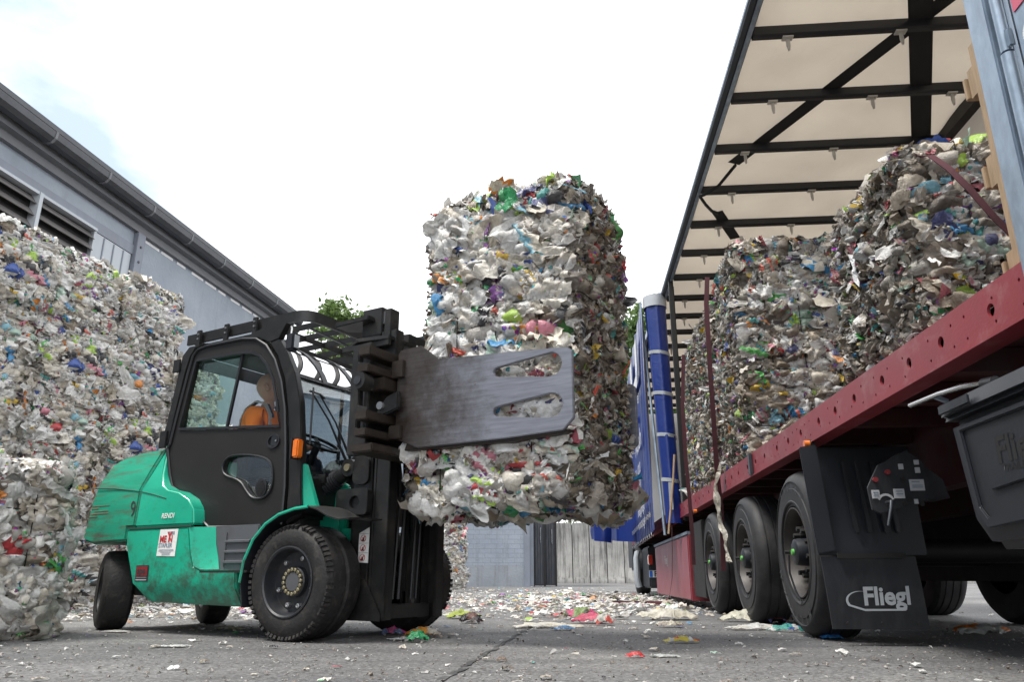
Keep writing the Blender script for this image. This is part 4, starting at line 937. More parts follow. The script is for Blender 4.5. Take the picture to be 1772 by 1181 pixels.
# tilt cylinder with bellows
mb = MB(); n = 30; a0, a1 = Vector((-.14, .38, .98)), Vector((.04, .38, 1.075))
pts = [a0.lerp(a1, i/n) for i in range(n+1)]; mb.tube(pts, [.062+.007*math.sin(i*2.1) for i in range(n+1)], 20)
mb.tube([(-.30, .38, .86), (-.20, .38, .92), (-.14, .38, .98)], [.055, .085, .075], 14); tcy = mb.build('tilt_cylinder', M['gasket'], fk)
mb = MB(); mb.tube([(.02, .38, 1.06), (.10, .38, 1.105)], .05, 14); mb.lathe([(.34, .0), (.34, .062), (.42, .062), (.42, .0)], (.155, 0, 1.135), 'y', 24); mb.build('rod_eye', M['black'], tcy)
mb = MB(); mb.lathe([(.325, .0), (.325, .026), (.34, .026)], (.155, 0, 1.135), 'y', 16); mb.build('pin', M['bolt'], tcy)
mb = MB(); mb.prism([(x, z) for x, z in rrect(.09, .24, 1.0, 1.235, .05)], .43, .47, 'y'); mb.prism(rrect(.20, .35, 1.01, 1.20, .05), .34, .37, 'y'); mb.build('clevis', M['black'], fk, bevel=.006)
# mast
MY0, MY1 = .36, 1.04
for a, b, s_ in ((MY0, MY0+.10, 1), (MY1-.10, MY1, -1)):
    web0, web1 = (a, a+.022) if s_ > 0 else (b-.022, b)
    mb = MB(); mb.box(.20, .36, web0, web1, .12, 2.10); mb.box(.34, .365, a, b, .12, 2.10); mb.box(.20, .222, a, b, .12, 2.10); m0 = mb.build('outer_mast_channel', M['mast'], fk, bevel=.004)
    mb = MB()
    mb.box(.375, .515, web0+.01*s_, web1+.01*s_, .125, 2.12); mb.box(.49, .515, a+.006, b-.006, .125, 2.12); mb.box(.375, .40, a+.006, b-.006, .125, 2.12)
    mb.build('inner_mast_channel', M['mast'], fk, bevel=.004)
    mb = MB(); yy = (a+b)/2+.075*s_
    mb.tube([(.33, yy, .14), (.33, yy, 1.15)], .05, 16); mb.tube([(.33, yy, 1.15), (.33, yy, 2.0)], .03, 12); mb.lathe([(.82, .056), (.86, .056)], (.33, yy, 0), 'z', 18); mb.build('lift_cylinder', M['mast'], fk)
mb = MB(); mb.box(.38, .47, MY0+.1, MY1-.1, .13, .22); mb.box(.20, .36, MY0+.1, MY1-.1, .95, 1.06); mb.box(.22, .34, MY0+.1, MY1-.1, 2.02, 2.1); build_each(mb, 'mast_cross_member', M['mast'], fk, bevel=.006)
mb = MB(); mb.prism([(.20, .12), (.50, .12), (.50, .16), (.36, .38), (.20, .42)], MY0-.012, MY0, 'y'); mb.build('mast_foot_plate', M['mast'], fk, bevel=.003)
mb = MB()
for i, (y, r) in enumerate(((.55, .012), (.60, .010), (.66, .014), (.80, .012), (.86, .010))): mb.tube([(.40, y, .25), (.42, y+.01, .9), (.40, y, 1.4), (.42, y, 2.0)], r, 6)
build_each(mb, 'hydraulic_hose', M['gasket'], fk)
mb = MB()
for y in (.62, .76): mb.box(.36, .375, y, y+.018, .3, 2.0)
build_each(mb, 'lift_chain', M['chassis'], fk)
mb = MB(); mb.prism(rrect(.10, .385, .80, .98, .03), .30, .355, 'y', holes=[arc(.27, .885, .045, 0, 360, 16)[:-1]]); mb.prism(arc(.27, .885, .045, 0, 360, 16)[:-1], .325, .35, 'y'); mb.build('mast_side_block', M['black'], fk, bevel=.012)
lb_ = MB().add([(.285, .354, .49), (.375, .354, .485), (.375, .354, .72), (.285, .354, .68)], [(0, 1, 2, 3)]).build('warning_label', M['white'], fk)
mb = MB()
for k in range(3):
    z = .52+k*.063
    for i in range(14):
        a, b = R_(i*360/14), R_((i+1)*360/14); mb.bar((.325+.022*math.cos(a), .352, z+.022*math.sin(a)), (.325+.022*math.cos(b), .352, z+.022*math.sin(b)), .004, .002)
    mb.bar((.31, .352, z-.015), (.34, .352, z+.015), .002, .005)
mb.build('warning_rings', M['redprint'], lb_)
mb = MB()
for k in range(3):
    z = .52+k*.063; mb.box(.318, .332, .3515, .353, z-.014, z+.006); mb.box(.312, .336, .3515, .353, z-.018, z-.014); mb.box(.288, .372, .3515, .353, z+.030, z+.0315)
mb.build('warning_figures', M['darkprint'], lb_)
# mast top
mb = MB(); mb.box(.19, .375, MY0, MY0+.09, 2.10, 2.315); mb.build('mast_head', M['mast'], fk, bevel=.004)
mb = MB(); mb.box(.40, .46, MY0+.0, MY0+.10, 2.05, 2.29); mb.build('mast_head', M['mast'], fk, bevel=.004)
mb = MB(); mb.lathe([(MY0+.02, .0), (MY0+.02, .05), (MY0+.06, .05), (MY0+.06, 0)], (.39, 0, 2.235), 'y', 20); mb.build('roller', M['steelbolt'], fk)
mb = MB(); mb.box(.19, .375, MY1-.09, MY1, 2.10, 2.26); mb.build('mast_head', M['mast'], fk, bevel=.004)
mb = MB(); mb.prism([(-.03, .30), (.31, .28), (.31, .36), (.12, .52), (-.03, .44)], 2.20, 2.24, 'z'); mb.build('top_bracket', M['mast'], fk, bevel=.006)
mb = MB(); mb.prism([(.06, .36), (.24, .26), (.50, .30), (.52, 1.06), (.3, 1.1), (.06, .9)], 2.03, 2.06, 'z'); mb.box(.06, .5, .30, .33, 1.985, 2.03); mb.build('top_plate', M['mast'], fk, bevel=.004)
mb = MB(); mb.box(.15, .45, .6, 1.0, 2.07, 2.16); mb.tube([(.2, .62, 2.16), (.3, .8, 2.22), (.3, .98, 2.16)], .02, 8); mb.build('hose_guide', M['chassis'], fk, bevel=.01)
# clamp carriage
mb = MB()
sp = [(.44, 1.24), (.44, 1.90), (.60, 1.91), (.60, 1.86), (.50, 1.85), (.50, 1.78), (.60, 1.76), (.60, 1.72), (.51, 1.70), (.52, 1.48), (.60, 1.46), (.60, 1.42), (.51, 1.40), (.51, 1.33), (.60, 1.30), (.60, 1.15), (.44, 1.15)]
mb.prism(sp, .0, .05, 'y'); mb.prism(sp, 1.25, 1.30, 'y'); mb.box(.52, .56, .05, 1.25, 1.16, 1.90); car = mb.build('clamp_carriage', M['mast'], fk, bevel=.006)
mb = MB(); mb.box(.56, .74, -.10, 1.3, 1.145, 1.20); mb.build('carriage_bottom_beam', M['rustbar'], car, bevel=.008)
for i, (z0, z1, y0) in enumerate(((1.775, 1.84, -.12), (1.66, 1.715, -.13), (1.35, 1.41, -.12), (1.245, 1.295, -.12))):
    MB().box(.60, .70, y0, .30 if i in (0, 2) else .22, z0, z1).build('sliding_rail', M['rustbar'], car, bevel=.006)
    MB().box(.60, .70, 1.0, 1.42, z0, z1).build('sliding_rail', M['rustbar'], car, bevel=.006)
mb = MB(); mb.box(.61, .72, .0, .26, 1.565, 1.65); mb.build('cylinder_arm', M['rustbar'], car, bevel=.006)
mb = MB(); mb.lathe([(-.16, .0), (-.16, .028), (-.155, .028), (-.155, .058), (-.06, .058), (-.06, .0)], (.64, 0, 1.60), 'y', 24); mb.v = [(x, y, z) for x, y, z in mb.v]; mb.build('cylinder_eye', M['mast'], car, bevel=0)
MB().lathe([(-.163, .0), (-.163, .028), (-.150, .028)], (.64, 0, 1.60), 'y', 16).build('pin', M['darkmetal'], car)
mb = MB(); mb.prism([(.62, 1.43), (.66, 1.40), (.80, 1.44), (.80, 1.56), (.70, 1.53)], .06, .10, 'y'); cl_ = mb.build('arm_lug', M['mast'], car, bevel=.008)
MB().lathe([(.04, .0), (.04, .026), (.06, .026)], (.665, 0, 1.47), 'y', 14).build('lug_bolt', M['steelbolt'], cl_)
mb = MB(); mb.box(.70, .80, .10, .19, 1.25, 1.34); mb.box(.70, .80, .10, .19, 1.66, 1.78); build_each(mb, 'arm_block', M['rustbar'], car, bevel=.005)
# clamp plates
pl_ = [(.76, 1.245), (.735, 1.27), (.735, 1.83), (.75, 1.855), (.92, 1.865), (1.07, 1.75), (1.75, 1.71), (1.995, 1.69), (2.025, 1.665), (2.025, 1.265), (1.96, 1.20), (1.59, 1.185), (.92, 1.18), (.80, 1.23)]
sl1 = [(1.525, 1.57), (1.87, 1.527)]+arc(1.885, 1.60, .072, -85, 95, 8)[1:-1]+[(1.878, 1.672), (1.525, 1.632)]+arc(1.52, 1.601, .031, 98, 262, 5)[1:-1]
sl2 = [(1.525, 1.322), (1.87, 1.279)]+arc(1.885, 1.352, .072, -85, 95, 8)[1:-1]+[(1.878, 1.424), (1.525, 1.384)]+arc(1.52, 1.353, .031, 98, 262, 5)[1:-1]
def plate(y0, y1, name='clamp_plate'):
    mb = MB().prism(pl_, y0, y1, 'y', holes=[sl1, sl2]); return mb.build(name, M['clamp'], fk, bevel=.006)
cp = plate(.125, .155)
MB().prism([(.80, 1.175), (1.58, 1.165), (1.95, 1.185), (1.99, 1.205), (1.59, 1.205), (.93, 1.20), (.82, 1.225)], .145, .235, 'y').build('bottom_lip', M['rustbar'], cp, bevel=.005)
mb = MB(); mb.strip([[(x, y, z) for z in (1.26, 1.84)] for x, y in ((.80, .137), (.762, .134), (.735, .15), (.725, .19), (.74, .24))]); mb.build('rolled_edge', M['rustbar'], cp, thick=.01)
cp2 = plate(1.14, 1.17)
mb = MB(); mb.prism([(.70, 1.25), (.80, 1.25), (.80, 1.8), (.70, 1.8)], 1.10, 1.14, 'y'); mb.build('arm_block', M['rustbar'], cp2)
# seat, steering wheel
mb = MB(); mb.box(-1.15, -.70, .45, .95, 1.12, 1.22); mb.prism([(-1.18, 1.15), (-1.08, 1.15), (-1.16, 1.62), (-1.24, 1.62)], .48, .92, 'y'); mb.box(-1.1, -.75, .5, .9, .78, 1.12); mb.build('seat', M['interior'], fk, bevel=.03)
stw = MB(); ct = Vector((-.50, .70, 1.42)); tn = Matrix.Rotation(R_(28), 3, 'Y')
stw.tube([ct+tn @ Vector((.17*math.cos(a), .17*math.sin(a), 0)) for a in [2*PI*i/28 for i in range(29)]], .013, 8, cap=False)
for a in (30, 150, 270): stw.bar(ct, ct+tn @ Vector((.17*math.cos(R_(a)), .17*math.sin(R_(a)), 0)), .025, .01)
stw.tube([ct, ct+tn @ Vector((.02, 0, -.5))], .03, 8); stw.build('steering_wheel', M['gasket'], fk)
# rag on the rear wheel : lies on it, own thing
def crumple(name, loc, size, cols, mt=None, seed=0, hz=.5, n=14, label='', cat='litter', rag=.3, dome=.6, rz=0, group=None):
    rs = np.random.RandomState(seed); g_ = np.linspace(-1, 1, n); uu, vv = np.meshgrid(g_, g_); uu, vv = uu.ravel(), vv.ravel()
    rad = 1/np.maximum(1, .5*np.maximum(abs(uu), abs(vv))+.5*np.hypot(uu, vv)); uu, vv = uu*rad, vv*rad
    ang = np.arctan2(vv, uu); r = np.hypot(uu, vv); w_ = 1+rag*r*(np.sin(3*ang+rs.uniform(0, 6))*.5+np.sin(5*ang+rs.uniform(0, 6))*.35+rs.normal(0, .18, len(r)))
    x, y = uu*w_*size[0], vv*w_*size[1]
    f = np.zeros(len(x))
    for k in range(5): a, b, c_ = rs.normal(0, 2.6, 2).tolist()+[rs.uniform(0, 6)]; f += np.abs(np.sin(a*uu+b*vv+c_))*.3
    z = size[2]*(dome*(1-r*r*.9)+.35*f+rs.normal(0, .10, len(x))); z = np.maximum(z-z.min()*.6, rs.uniform(.002, .012, len(x)))
    co = np.stack([x+rs.normal(0, .04, len(x))*size[0], y+rs.normal(0, .04, len(x))*size[1], z], 1)
    i, j = np.meshgrid(np.arange(n-1), np.arange(n-1)); q = (j*n+i).ravel(); fs = np.stack([q, q+1, q+n+1, q+n], 1)
    fc_ = co[fs].mean(1); cols = np.array(cols)
    sel = ((np.sin(fc_[:, 0]*9/size[0]*.5+seed)+np.sin(fc_[:, 1]*7/size[1]*.5+2*seed)) > .5).astype(int)*(len(cols) > 1)
    if len(cols) > 2: sel = np.where(np.sin(fc_[:, 0]*5/size[0]+seed*3) > .75, 2, sel)
    c4 = np.hstack([cols[sel], np.full((len(sel), 1), .3)])
    me = np_mesh(name, co, fs, c4, mt or M['trash'], np.full(len(fs), True)); o = bpy.data.objects.new(name, me); C.objects.link(o)
    o.location = loc; o.rotation_euler = (0, 0, rz); tag(o, label, cat, group); return o
rag = crumple('film_scrap', fworld(-2.06, .16, .50), (.12, .05, .07), [(.50, .50, .33), (.42, .42, .27)], seed=4, label='pale yellow-green film scrap caught on the rear wheel of the forklift', cat='film scrap', dome=.4)
rag.rotation_euler = (R_(50), R_(15), A30)

# ------------------------------------------------------------------ driver
def skin_mesh(name, nodes, edges, mt, parent, sub=2):
    me = bpy.data.meshes.new(name); me.from_pydata([n_[0] for n_ in nodes], edges, []); o = bpy.data.objects.new(name, me); C.objects.link(o)
    md = o.modifiers.new('s', 'SKIN'); md.use_smooth_shade = True
    for i, n_ in enumerate(nodes):
        r = n_[1]; o.data.skin_vertices[0].data[i].radius = r if hasattr(r, '__len__') else (r, r); o.data.skin_vertices[0].data[i].use_root = (i == 0)
    s2 = o.modifiers.new('u', 'SUBSURF'); s2.levels = s2.render_levels = sub
    bpy.context.view_layer.update()
    m2 = bpy.data.meshes.new_from_object(o.evaluated_get(bpy.context.evaluated_depsgraph_get())); bpy.data.objects.remove(o)
    m2.name = name; m2.materials.clear(); m2.materials.append(mt); m2.polygons.foreach_set('use_smooth', [True]*len(m2.polygons))
    o = bpy.data.objects.new(name, m2); C.objects.link(o); o.parent = parent; ORG[o.name] = ORG.get(parent.name, Vector()) if parent else Vector(); return o
pr_ = empty('person', fworld(-1.07, .66, 1.22), A30-R_(-12))
tag(pr_, 'bald forklift driver in orange high-visibility shirt seated in the cab, looking away', 'person')
# body frame: x forward, y left, z up from the seat; head top ~ .80
bn = [((0, 0, .10), (.13, .15)), ((-.02, 0, .28), (.11, .15)), ((-.03, 0, .42), (.12, .17)), ((-.02, 0, .50), (.085, .11)), ((0, 0, .56), (.055, .058)), ((.01, 0, .61), (.052, .052)),
      ((-.01, .19, .47), .062), ((.06, .25, .28), .048), ((.22, .22, .20), .040), ((.36, .14, .22), .030),
      ((-.01, -.19, .47), .062), ((.06, -.25, .28), .048), ((.22, -.22, .20), .040), ((.36, -.14, .22), .030),
      ((.12, .10, .07), .085), ((.42, .13, .10), .065), ((.46, .13, -.28), .048), ((.56, .13, -.36), .038),
      ((.12, -.10, .07), .085), ((.42, -.13, .10), .065), ((.46, -.13, -.28), .048), ((.56, -.13, -.36), .038)]
be = [(0, 1), (1, 2), (2, 3), (3, 4), (4, 5), (2, 6), (6, 7), (7, 8), (8, 9), (2, 10), (10, 11), (11, 12), (12, 13), (0, 14), (14, 15), (15, 16), (16, 17), (0, 18), (18, 19), (19, 20), (20, 21)]
bd = [(p_, tuple(q*(.62 if i_ < 4 else .7 if i_ in (6, 10) else 1) for q in (r_ if hasattr(r_, '__len__') else (r_, r_)))) for i_, (p_, r_) in enumerate(bn)]
body = skin_mesh('body', bd, be, M['skin'], pr_)
def slim(n_, k): return [(p, tuple(q*k+.006 for q in (r if hasattr(r, '__len__') else (r, r)))) for p, r in n_]
sn_ = slim([bn[0], bn[1], bn[2], bn[3], ((0, 0, .535), (.07, .085)), ((-.01, .15, .465), .060), ((.02, .205, .39), .056), ((.055, .25, .27), .046), ((-.01, -.15, .465), .060), ((.02, -.205, .39), .056), ((.055, -.25, .27), .046)], 1.22)
skin_mesh('orange_shirt', sn_, [(0, 1), (1, 2), (2, 3), (3, 4), (2, 5), (5, 6), (6, 7), (2, 8), (8, 9), (9, 10)], M['hivis'], pr_)
skin_mesh('trousers', slim([bn[0], bn[14], bn[15], bn[16], bn[18], bn[19], bn[20]], 1.07), [(0, 1), (1, 2), (2, 3), (0, 4), (4, 5), (5, 6)], M['navy'], pr_)
# braces: grey reflective + navy band over the near shoulder
for dy, mt_, nm, wd2 in ((-.115, M['reflect'], 'reflective_strap', .034), (-.082, M['navy'], 'dungaree_strap', .036), (.10, M['navy'], 'dungaree_strap', .036)):
    rows = []
    for (x, z) in ((-.165, .22), (-.178, .34), (-.172, .44), (-.13, .535), (-.04, .59), (.06, .555), (.115, .46), (.13, .32)):
        rows.append([(x, dy-wd2/2, z-.012), (x, dy+wd2/2, z+.0)])
    mb = MB().strip(rows); mb.build(nm, mt_, pr_, thick=.008)
# head
def head(parent, c, yaw, mt):
    bm = bmesh.new(); bmesh.ops.create_icosphere(bm, subdivisions=4, radius=1)
    for v in bm.verts:
        x, y, z = v.co; X, Y, Z = x*.104, y*.082, z*.126
        if z < 0: X *= 1-.18*(-z); Y *= 1-.30*(-z)**1.3; X += .012*(-z)
        if x < 0: X *= 1.04
        d = math.hypot(y, z)
        if x > .6: X -= .012*(x-.6)
        # nose, brow, eye sockets, mouth, chin
        nx = math.exp(-((y/.13)**2+((z+.18)/.18)**2)); X += .026*nx*(x > 0)
        X += .006*math.exp(-((z-.12)/.10)**2)*(x > .3)*math.exp(-(y/.6)**2)
        for sy in (-1, 1): X -= .013*math.exp(-(((y-sy*.34)/.17)**2+((z+.0)/.10)**2))*(x > 0)
        X += .006*math.exp(-((y/.28)**2+((z+.50)/.06)**2))*(x > 0)-.005*math.exp(-((y/.3)**2+((z+.56)/.03)**2))*(x > 0)
        X += .010*math.exp(-((y/.3)**2+((z+.86)/.15)**2))*(x > 0)
        v.co = (X, Y, Z)
    for sy in (-1, 1):
        r = bmesh.ops.create_icosphere(bm, subdivisions=3, radius=1)
        for v in r['verts']:
            x, y, z = v.co; rr = math.hypot(x, z); dep = -.35*math.exp(-(rr/.45)**2)
            v.co = (x*.024-.012+(-.006 if z > 0 else .004), sy*(.089+.014*max(0, -x))+y*.012+sy*dep*.014, z*.038-.012)
    me = bpy.data.meshes.new('head'); m = Matrix.Translation(c) @ Matrix.Rotation(yaw, 4, 'Z') @ Matrix.Rotation(R_(-4), 4, 'Y')
    bm.transform(m); bm.to_mesh(me); bm.free(); me.polygons.foreach_set('use_smooth', [True]*len(me.polygons)); me.materials.append(mt)
    o = bpy.data.objects.new('head', me); C.objects.link(o); o.parent = parent
    mb = MB()
    for sy in (-1, 1): mb.tube([m @ Vector((-.005, sy*.079, .012)), m @ Vector((.05, sy*.076, .012)), m @ Vector((.095, sy*.055, .012))], .0018, 5)
    for sy in (-1, 1):
        cc = m @ Vector((.098, sy*.032, .0)); mb.tube([m @ Vector((.100, sy*.032+.024*math.cos(a), .002+.017*math.sin(a))) for a in [2*PI*i/12 for i in range(13)]], .0015, 4, cap=False)
    gl = mb.build('glasses', M['gasket'], o, loc=(0, 0, 0))
    er = MB().tube([m @ Vector((-.006, -.083, -.047)), m @ Vector((-.006, -.088, -.052))], .004, 6).build('earring', M['steelbolt'], o)
    for sy in (-1, 1):
        b2 = bmesh.new(); bmesh.ops.create_icosphere(b2, subdivisions=2, radius=.011); b2.transform(m @ Matrix.Translation((.081, sy*.030, .002))); me2 = bpy.data.meshes.new('eye'); b2.to_mesh(me2); b2.free(); me2.materials.append(M['white'])
        e_ = bpy.data.objects.new('eye', me2); C.objects.link(e_); e_.parent = o
    return o
head(pr_, Vector((-.005, 0, .715)), R_(28), M['skin'])
# hands on the steering wheel
def hand(parent, wrist, fwd, side, up, sgn):
    fwd, side, up = Vector(fwd).normalized(), Vector(side).normalized(), Vector(up).normalized(); wv = Vector(wrist)
    def p(a, b, c): return tuple(wv+fwd*a+side*b+up*c)
    nd = [(p(0, 0, 0), .024), (p(.04, 0, 0), (.030, .016)), (p(.075, 0, 0), (.034, .015))]; ed = [(0, 1), (1, 2)]
    for i, (b, L_) in enumerate(((-.028, .85), (-.010, 1.0), (.010, .95), (.027, .75))):
        k = len(nd); nd += [(p(.085, b*1.1, .002), .009), (p(.085+.032*L_, b*1.2, -.006), .0085), (p(.085+.045*L_, b*1.2, -.030), .008), (p(.085+.030*L_, b*1.2, -.045), .007)]
        ed += [(2, k), (k, k+1), (k+1, k+2), (k+2, k+3)]
    k = len(nd); nd += [(p(.03, -.03*sgn, -.005), .011), (p(.055, -.05*sgn, -.015), .010), (p(.08, -.048*sgn, -.03), .008)]; ed += [(1, k), (k, k+1), (k+1, k+2)]
    skin_mesh('hand', nd, ed, M['skin'], parent)
hand(pr_, (.36, .14, .22), (.9, -.2, -.1), (0, 1, 0), (0, 0, 1), 1)
hand(pr_, (.36, -.14, .22), (.9, .2, -.1), (0, 1, 0), (0, 0, 1), -1)
gl_ = crumple('cloth_bundle', fworld(-.16, .52, 1.12), (.07, .09, .08), [(.62, .64, .62)], seed=9, label='crumpled white cloth lying behind the forklift windscreen', cat='cloth', dome=.8)

# ------------------------------------------------------------------ lifted bales
lk = dict(step=.018, pw=.64, pb=.10, shred=True, dens=1.35, loose=1.35, big=1.15, bulge=.03)
b1 = make_bale((1.22, .80, .97), 111, **lk); b2 = make_bale((1.10, .80, 1.08), 218, **lk)
p1 = fworld(1.36, .665); p2 = fworld(1.43, .665)
place_bale(b1, (p1.x, p1.y, .835), A30, 'lower lifted bale, gripped between the two steel clamp plates', 'bales lifted by the clamp')
place_bale(b2, (p2.x, p2.y, 1.82), A30+R_(1.5), 'upper lifted bale resting on the clamped one against the sky', 'bales lifted by the clamp')
# ------------------------------------------------------------------ trailer (local frame: x = lateral, y = along, z = up)
TA = -math.asin(.0818)
TR = Vector((.99665, -.0818, 0)); TT = Vector((.0818, .99665, 0))
def tworld(l, s, z=0): return TR*l+TT*s+Vector((0, 0, z))
L0, L1, S0, S1 = 1.55, 4.15, 2.40, 21.6
tr = empty('semi_trailer', tworld(2.85, 11), TA, (2.85, 11, 0))
tag(tr, 'open curtain-sided semi-trailer with red side rail, beige roof and waste bales aboard', 'trailer')
RZ0, RZ1 = 1.245, 1.43
# side rail with punched holes
def rail(lx, sgn, name='side_rail'):
    holes = []
    s = 2.75; k = 0
    while s < 16:
        holes.append([(s+.026*math.cos(a), 1.335+.026*math.sin(a)) for a in [2*PI*i/12 for i in range(12)]]); s += .32 if k % 3 else .40; k += 1
    rnd = random.Random(8)
    s = 2.55
    while s < 12:
        for z in ((1.375, 1.285) if rnd.random() < .6 else (1.30,)):
            holes.append([(s+.008*math.cos(a), z+.008*math.sin(a)) for a in [2*PI*i/6 for i in range(6)]])
        s += rnd.choice((.11, .18, .21)); 
        if abs(((s-2.75) % .35)) < .05: s += .06
    mb = MB(); mb.prism([(S0, RZ0), (S1, RZ0), (S1, RZ1), (S0, RZ1)], lx, lx+.012*sgn, 'x', holes=holes)
    mb.prism([(lx+.013*sgn, RZ1-.002), (lx+.11*sgn, RZ1-.002), (lx+.11*sgn, RZ1-.02), (lx+.013*sgn, RZ1-.02)], S0, S1, 'y')
    mb.prism([(lx+.013*sgn, RZ0+.002), (lx+.10*sgn, RZ0+.002), (lx+.10*sgn, RZ0-.012), (lx-.012*sgn, RZ0-.012), (lx-.012*sgn, RZ0-.002)], S0, S1, 'y')
    return mb.build(name, M['redsteel'], tr)
rail(L0, 1); rail(L1, -1)
mb = MB(); mb.box(L0+.115, L1-.115, S0, S1, 1.36, 1.41); mb.build('load_floor', M['redsteel_dark'], tr)
for l in (2.25, 3.35): 
    MB().box(l, l+.14, S0+.3, S1-.3, .92, 1.35).build('chassis_beam', M['redsteel_dark'], tr)
for s in np.arange(2.7, 21, .62):
    MB().box(L0+.1, L1-.1, s, s+.07, 1.25, 1.355).build('cross_beam', M['redsteel_dark'], tr)
# headboard, end frames
MB().box(L0+.05, L1-.05, S1-.06, S1, 1.43, 4.9).build('headboard', M['silvertarp'], tr)
# near rear corner post (galvanised)
po = [(1.535, 2.385), (1.535, 2.50), (1.58, 2.50), (1.585, 2.455), (1.60, 2.44), (1.60, 2.345), (1.57, 2.34), (1.562, 2.385)]
pst = MB().prism(po, 1.20, 5.05, 'z').build('corner_post', M['galv'], tr, bevel=.006)
mb = MB(); mb.tube([(1.560, 2.355, 2.16), (1.560, 2.355, 5.0)], .020, 14); mb.tube([(1.560, 2.355, 1.4), (1.560, 2.355, 2.15)], .023, 14); mb.build('lock_tube', M['galv'], pst)
mb = MB(); mb.box(1.545, 1.575, 2.318, 2.334, 2.16, 2.24); mb.build('hinge', M['galv'], pst, bevel=.01)
MB().box(L1-.12, L1, 2.36, 2.5, 1.4, 5.0).build('corner_post', M['galv'], tr, bevel=.006)
# rear door opened outward, seen edge on at the right
dr = MB().box(1.575, 1.61, .95, 2.315, 1.42, 4.9).build('rear_door', M['darkmetal'], tr)
stk = MB().box(1.568, 1.574, 1.80, 2.295, 2.05, 2.62).build('door_sticker', M['galv'], dr)
MB().box(1.564, 1.567, 1.84, 2.285, 2.27, 2.52).build('pink_field', mat('pink_print', (.55, .10, .16), .5), stk)
text_obj('lettering', 'XL', M['white'], stk, (1.562, 2.278, 2.33), (0, -1, .15), (0, .15, 1), .12, .9, bold=.03)
text_obj('lettering', 'DIN EN 12642', M['white'], stk, (1.562, 2.280, 2.46), (0, -1, .15), (0, .15, 1), .04, .9)
mb = MB()
pp = arc(0, 0, .1, 60, 300, 14)
for a, b in zip(pp[:-1], pp[1:]): mb.bar((1.565, 2.16-a[0], 2.15+a[1]*.6), (1.565, 2.16-b[0], 2.15+b[1]*.6), .004, .014, up=(0, 0, 1))
mb.build('swoosh_mark', M['white'], stk)
# roof
RZ = 4.98
rows = []
rnd = random.Random(4)
for i in range(0, 97):
    s = 2.2+i*.2; row = []
    ph = ((s-5.62) % .935)/.935; sag = .035*math.sin(PI*ph)
    for j in range(15):
        l = 1.62+j*(L1-.02-1.62)/14; row.append((l, s, RZ+.02+sag*(1 if s > 2.5 else 0)+.012*math.sin(l*3+s*2)))
    rows.append(row)
MB().strip(rows).build('roof_tarp', M['roof'], tr, thick=.004)
rr_ = [(1.545, 4.93), (1.545, 5.0), (1.555, 5.06), (1.60, 5.075), (1.66, 5.06), (1.66, 5.02), (1.61, 5.01), (1.60, 4.98), (1.64, 4.95), (1.64, 4.90), (1.58, 4.895)]
rf = MB().prism(rr_, 2.3, S1, 'y').build('roof_rail', M['chassis'], tr, bevel=.004)
mb = MB(); mb.prism([(1.535, 4.965), (1.5445, 4.96), (1.5445, 4.995), (1.535, 4.99)], 2.3, S1, 'y'); mb.prism([(1.59, 4.885), (1.63, 4.885), (1.63, 4.893), (1.59, 4.893)], 2.3, S1, 'y'); mb.build('aluminium_trim', M['galv'], rf)
MB().prism([(L1-.1, 4.9), (L1, 4.9), (L1, 5.07), (L1-.1, 5.07)], 2.3, S1, 'y').build('roof_rail', M['chassis'], tr)
k = 0
s = 5.62-.935*3
while s < 21:
    mb = MB(); mb.prism([(s-.04, 4.90), (s-.05, 4.975), (s+.05, 4.975), (s+.035, 4.90), (s+.02, 4.885), (s-.02, 4.885)], L0+.10, L1-.1, 'x'); bw = mb.build('roof_bow', M['gasket'], tr)
    mb = MB()
    for l in (2.0, 2.95, 3.7):
        l2 = l+.06*math.sin(s*3); mb.box(l2-.045, l2+.045, s-.03, s+.03, 4.870, 4.884); mb.prism([(l2-.014, 4.870), (l2-.016, 4.80), (l2-.004, 4.745), (l2+.010, 4.75), (l2+.016, 4.80), (l2+.014, 4.870)], s-.008, s+.006, 'y')
    build_each(mb, 'curtain_clip', M['clip'], bw)
    s += .935
def band(a, b, wd, z=4.965): 
    a, b = Vector(a), Vector(b); d = (b-a).normalized(); sd = Vector((-d.y, d.x))*wd/2
    return [[(a+sd).to_tuple()+(z,), (a-sd).to_tuple()+(z,)], [(b+sd).to_tuple()+(z,), (b-sd).to_tuple()+(z,)]]
MB().strip(band((3.75, 4.2), (1.93, 7.86), .16, 4.972)).build('roof_strap', M['webbing'], tr, thick=.003)
MB().strip(band((2.35, 3.9), (3.95, 7.7), .19, 4.960)).build('roof_strap', M['webbing'], tr, thick=.003)
MB().strip(band((1.95, 9.05), (2.35, 9.9), .14, 4.965)).build('roof_strap', M['webbing'], tr, thick=.003)
mb = MB(); mb.tube([(1.95, 7.86, 4.95), (1.80, 8.15, 4.85), (1.66, 8.3, 4.82), (1.62, 8.4, 4.85), (1.72, 8.6, 4.84), (1.85, 8.9, 4.90), (1.97, 9.08, 4.95)], .02, 6); mb.build('elastic_cord', M['webbing'], tr)
MB().strip([[(L1+.015+.02*math.sin(s_*4+z*2), s_, z) for s_ in np.arange(2.5, 21.6, .3)] for z in (1.40, 2.3, 3.2, 4.1, 5.0)]).build('far_side_curtain', M['roof'], tr, thick=.004)
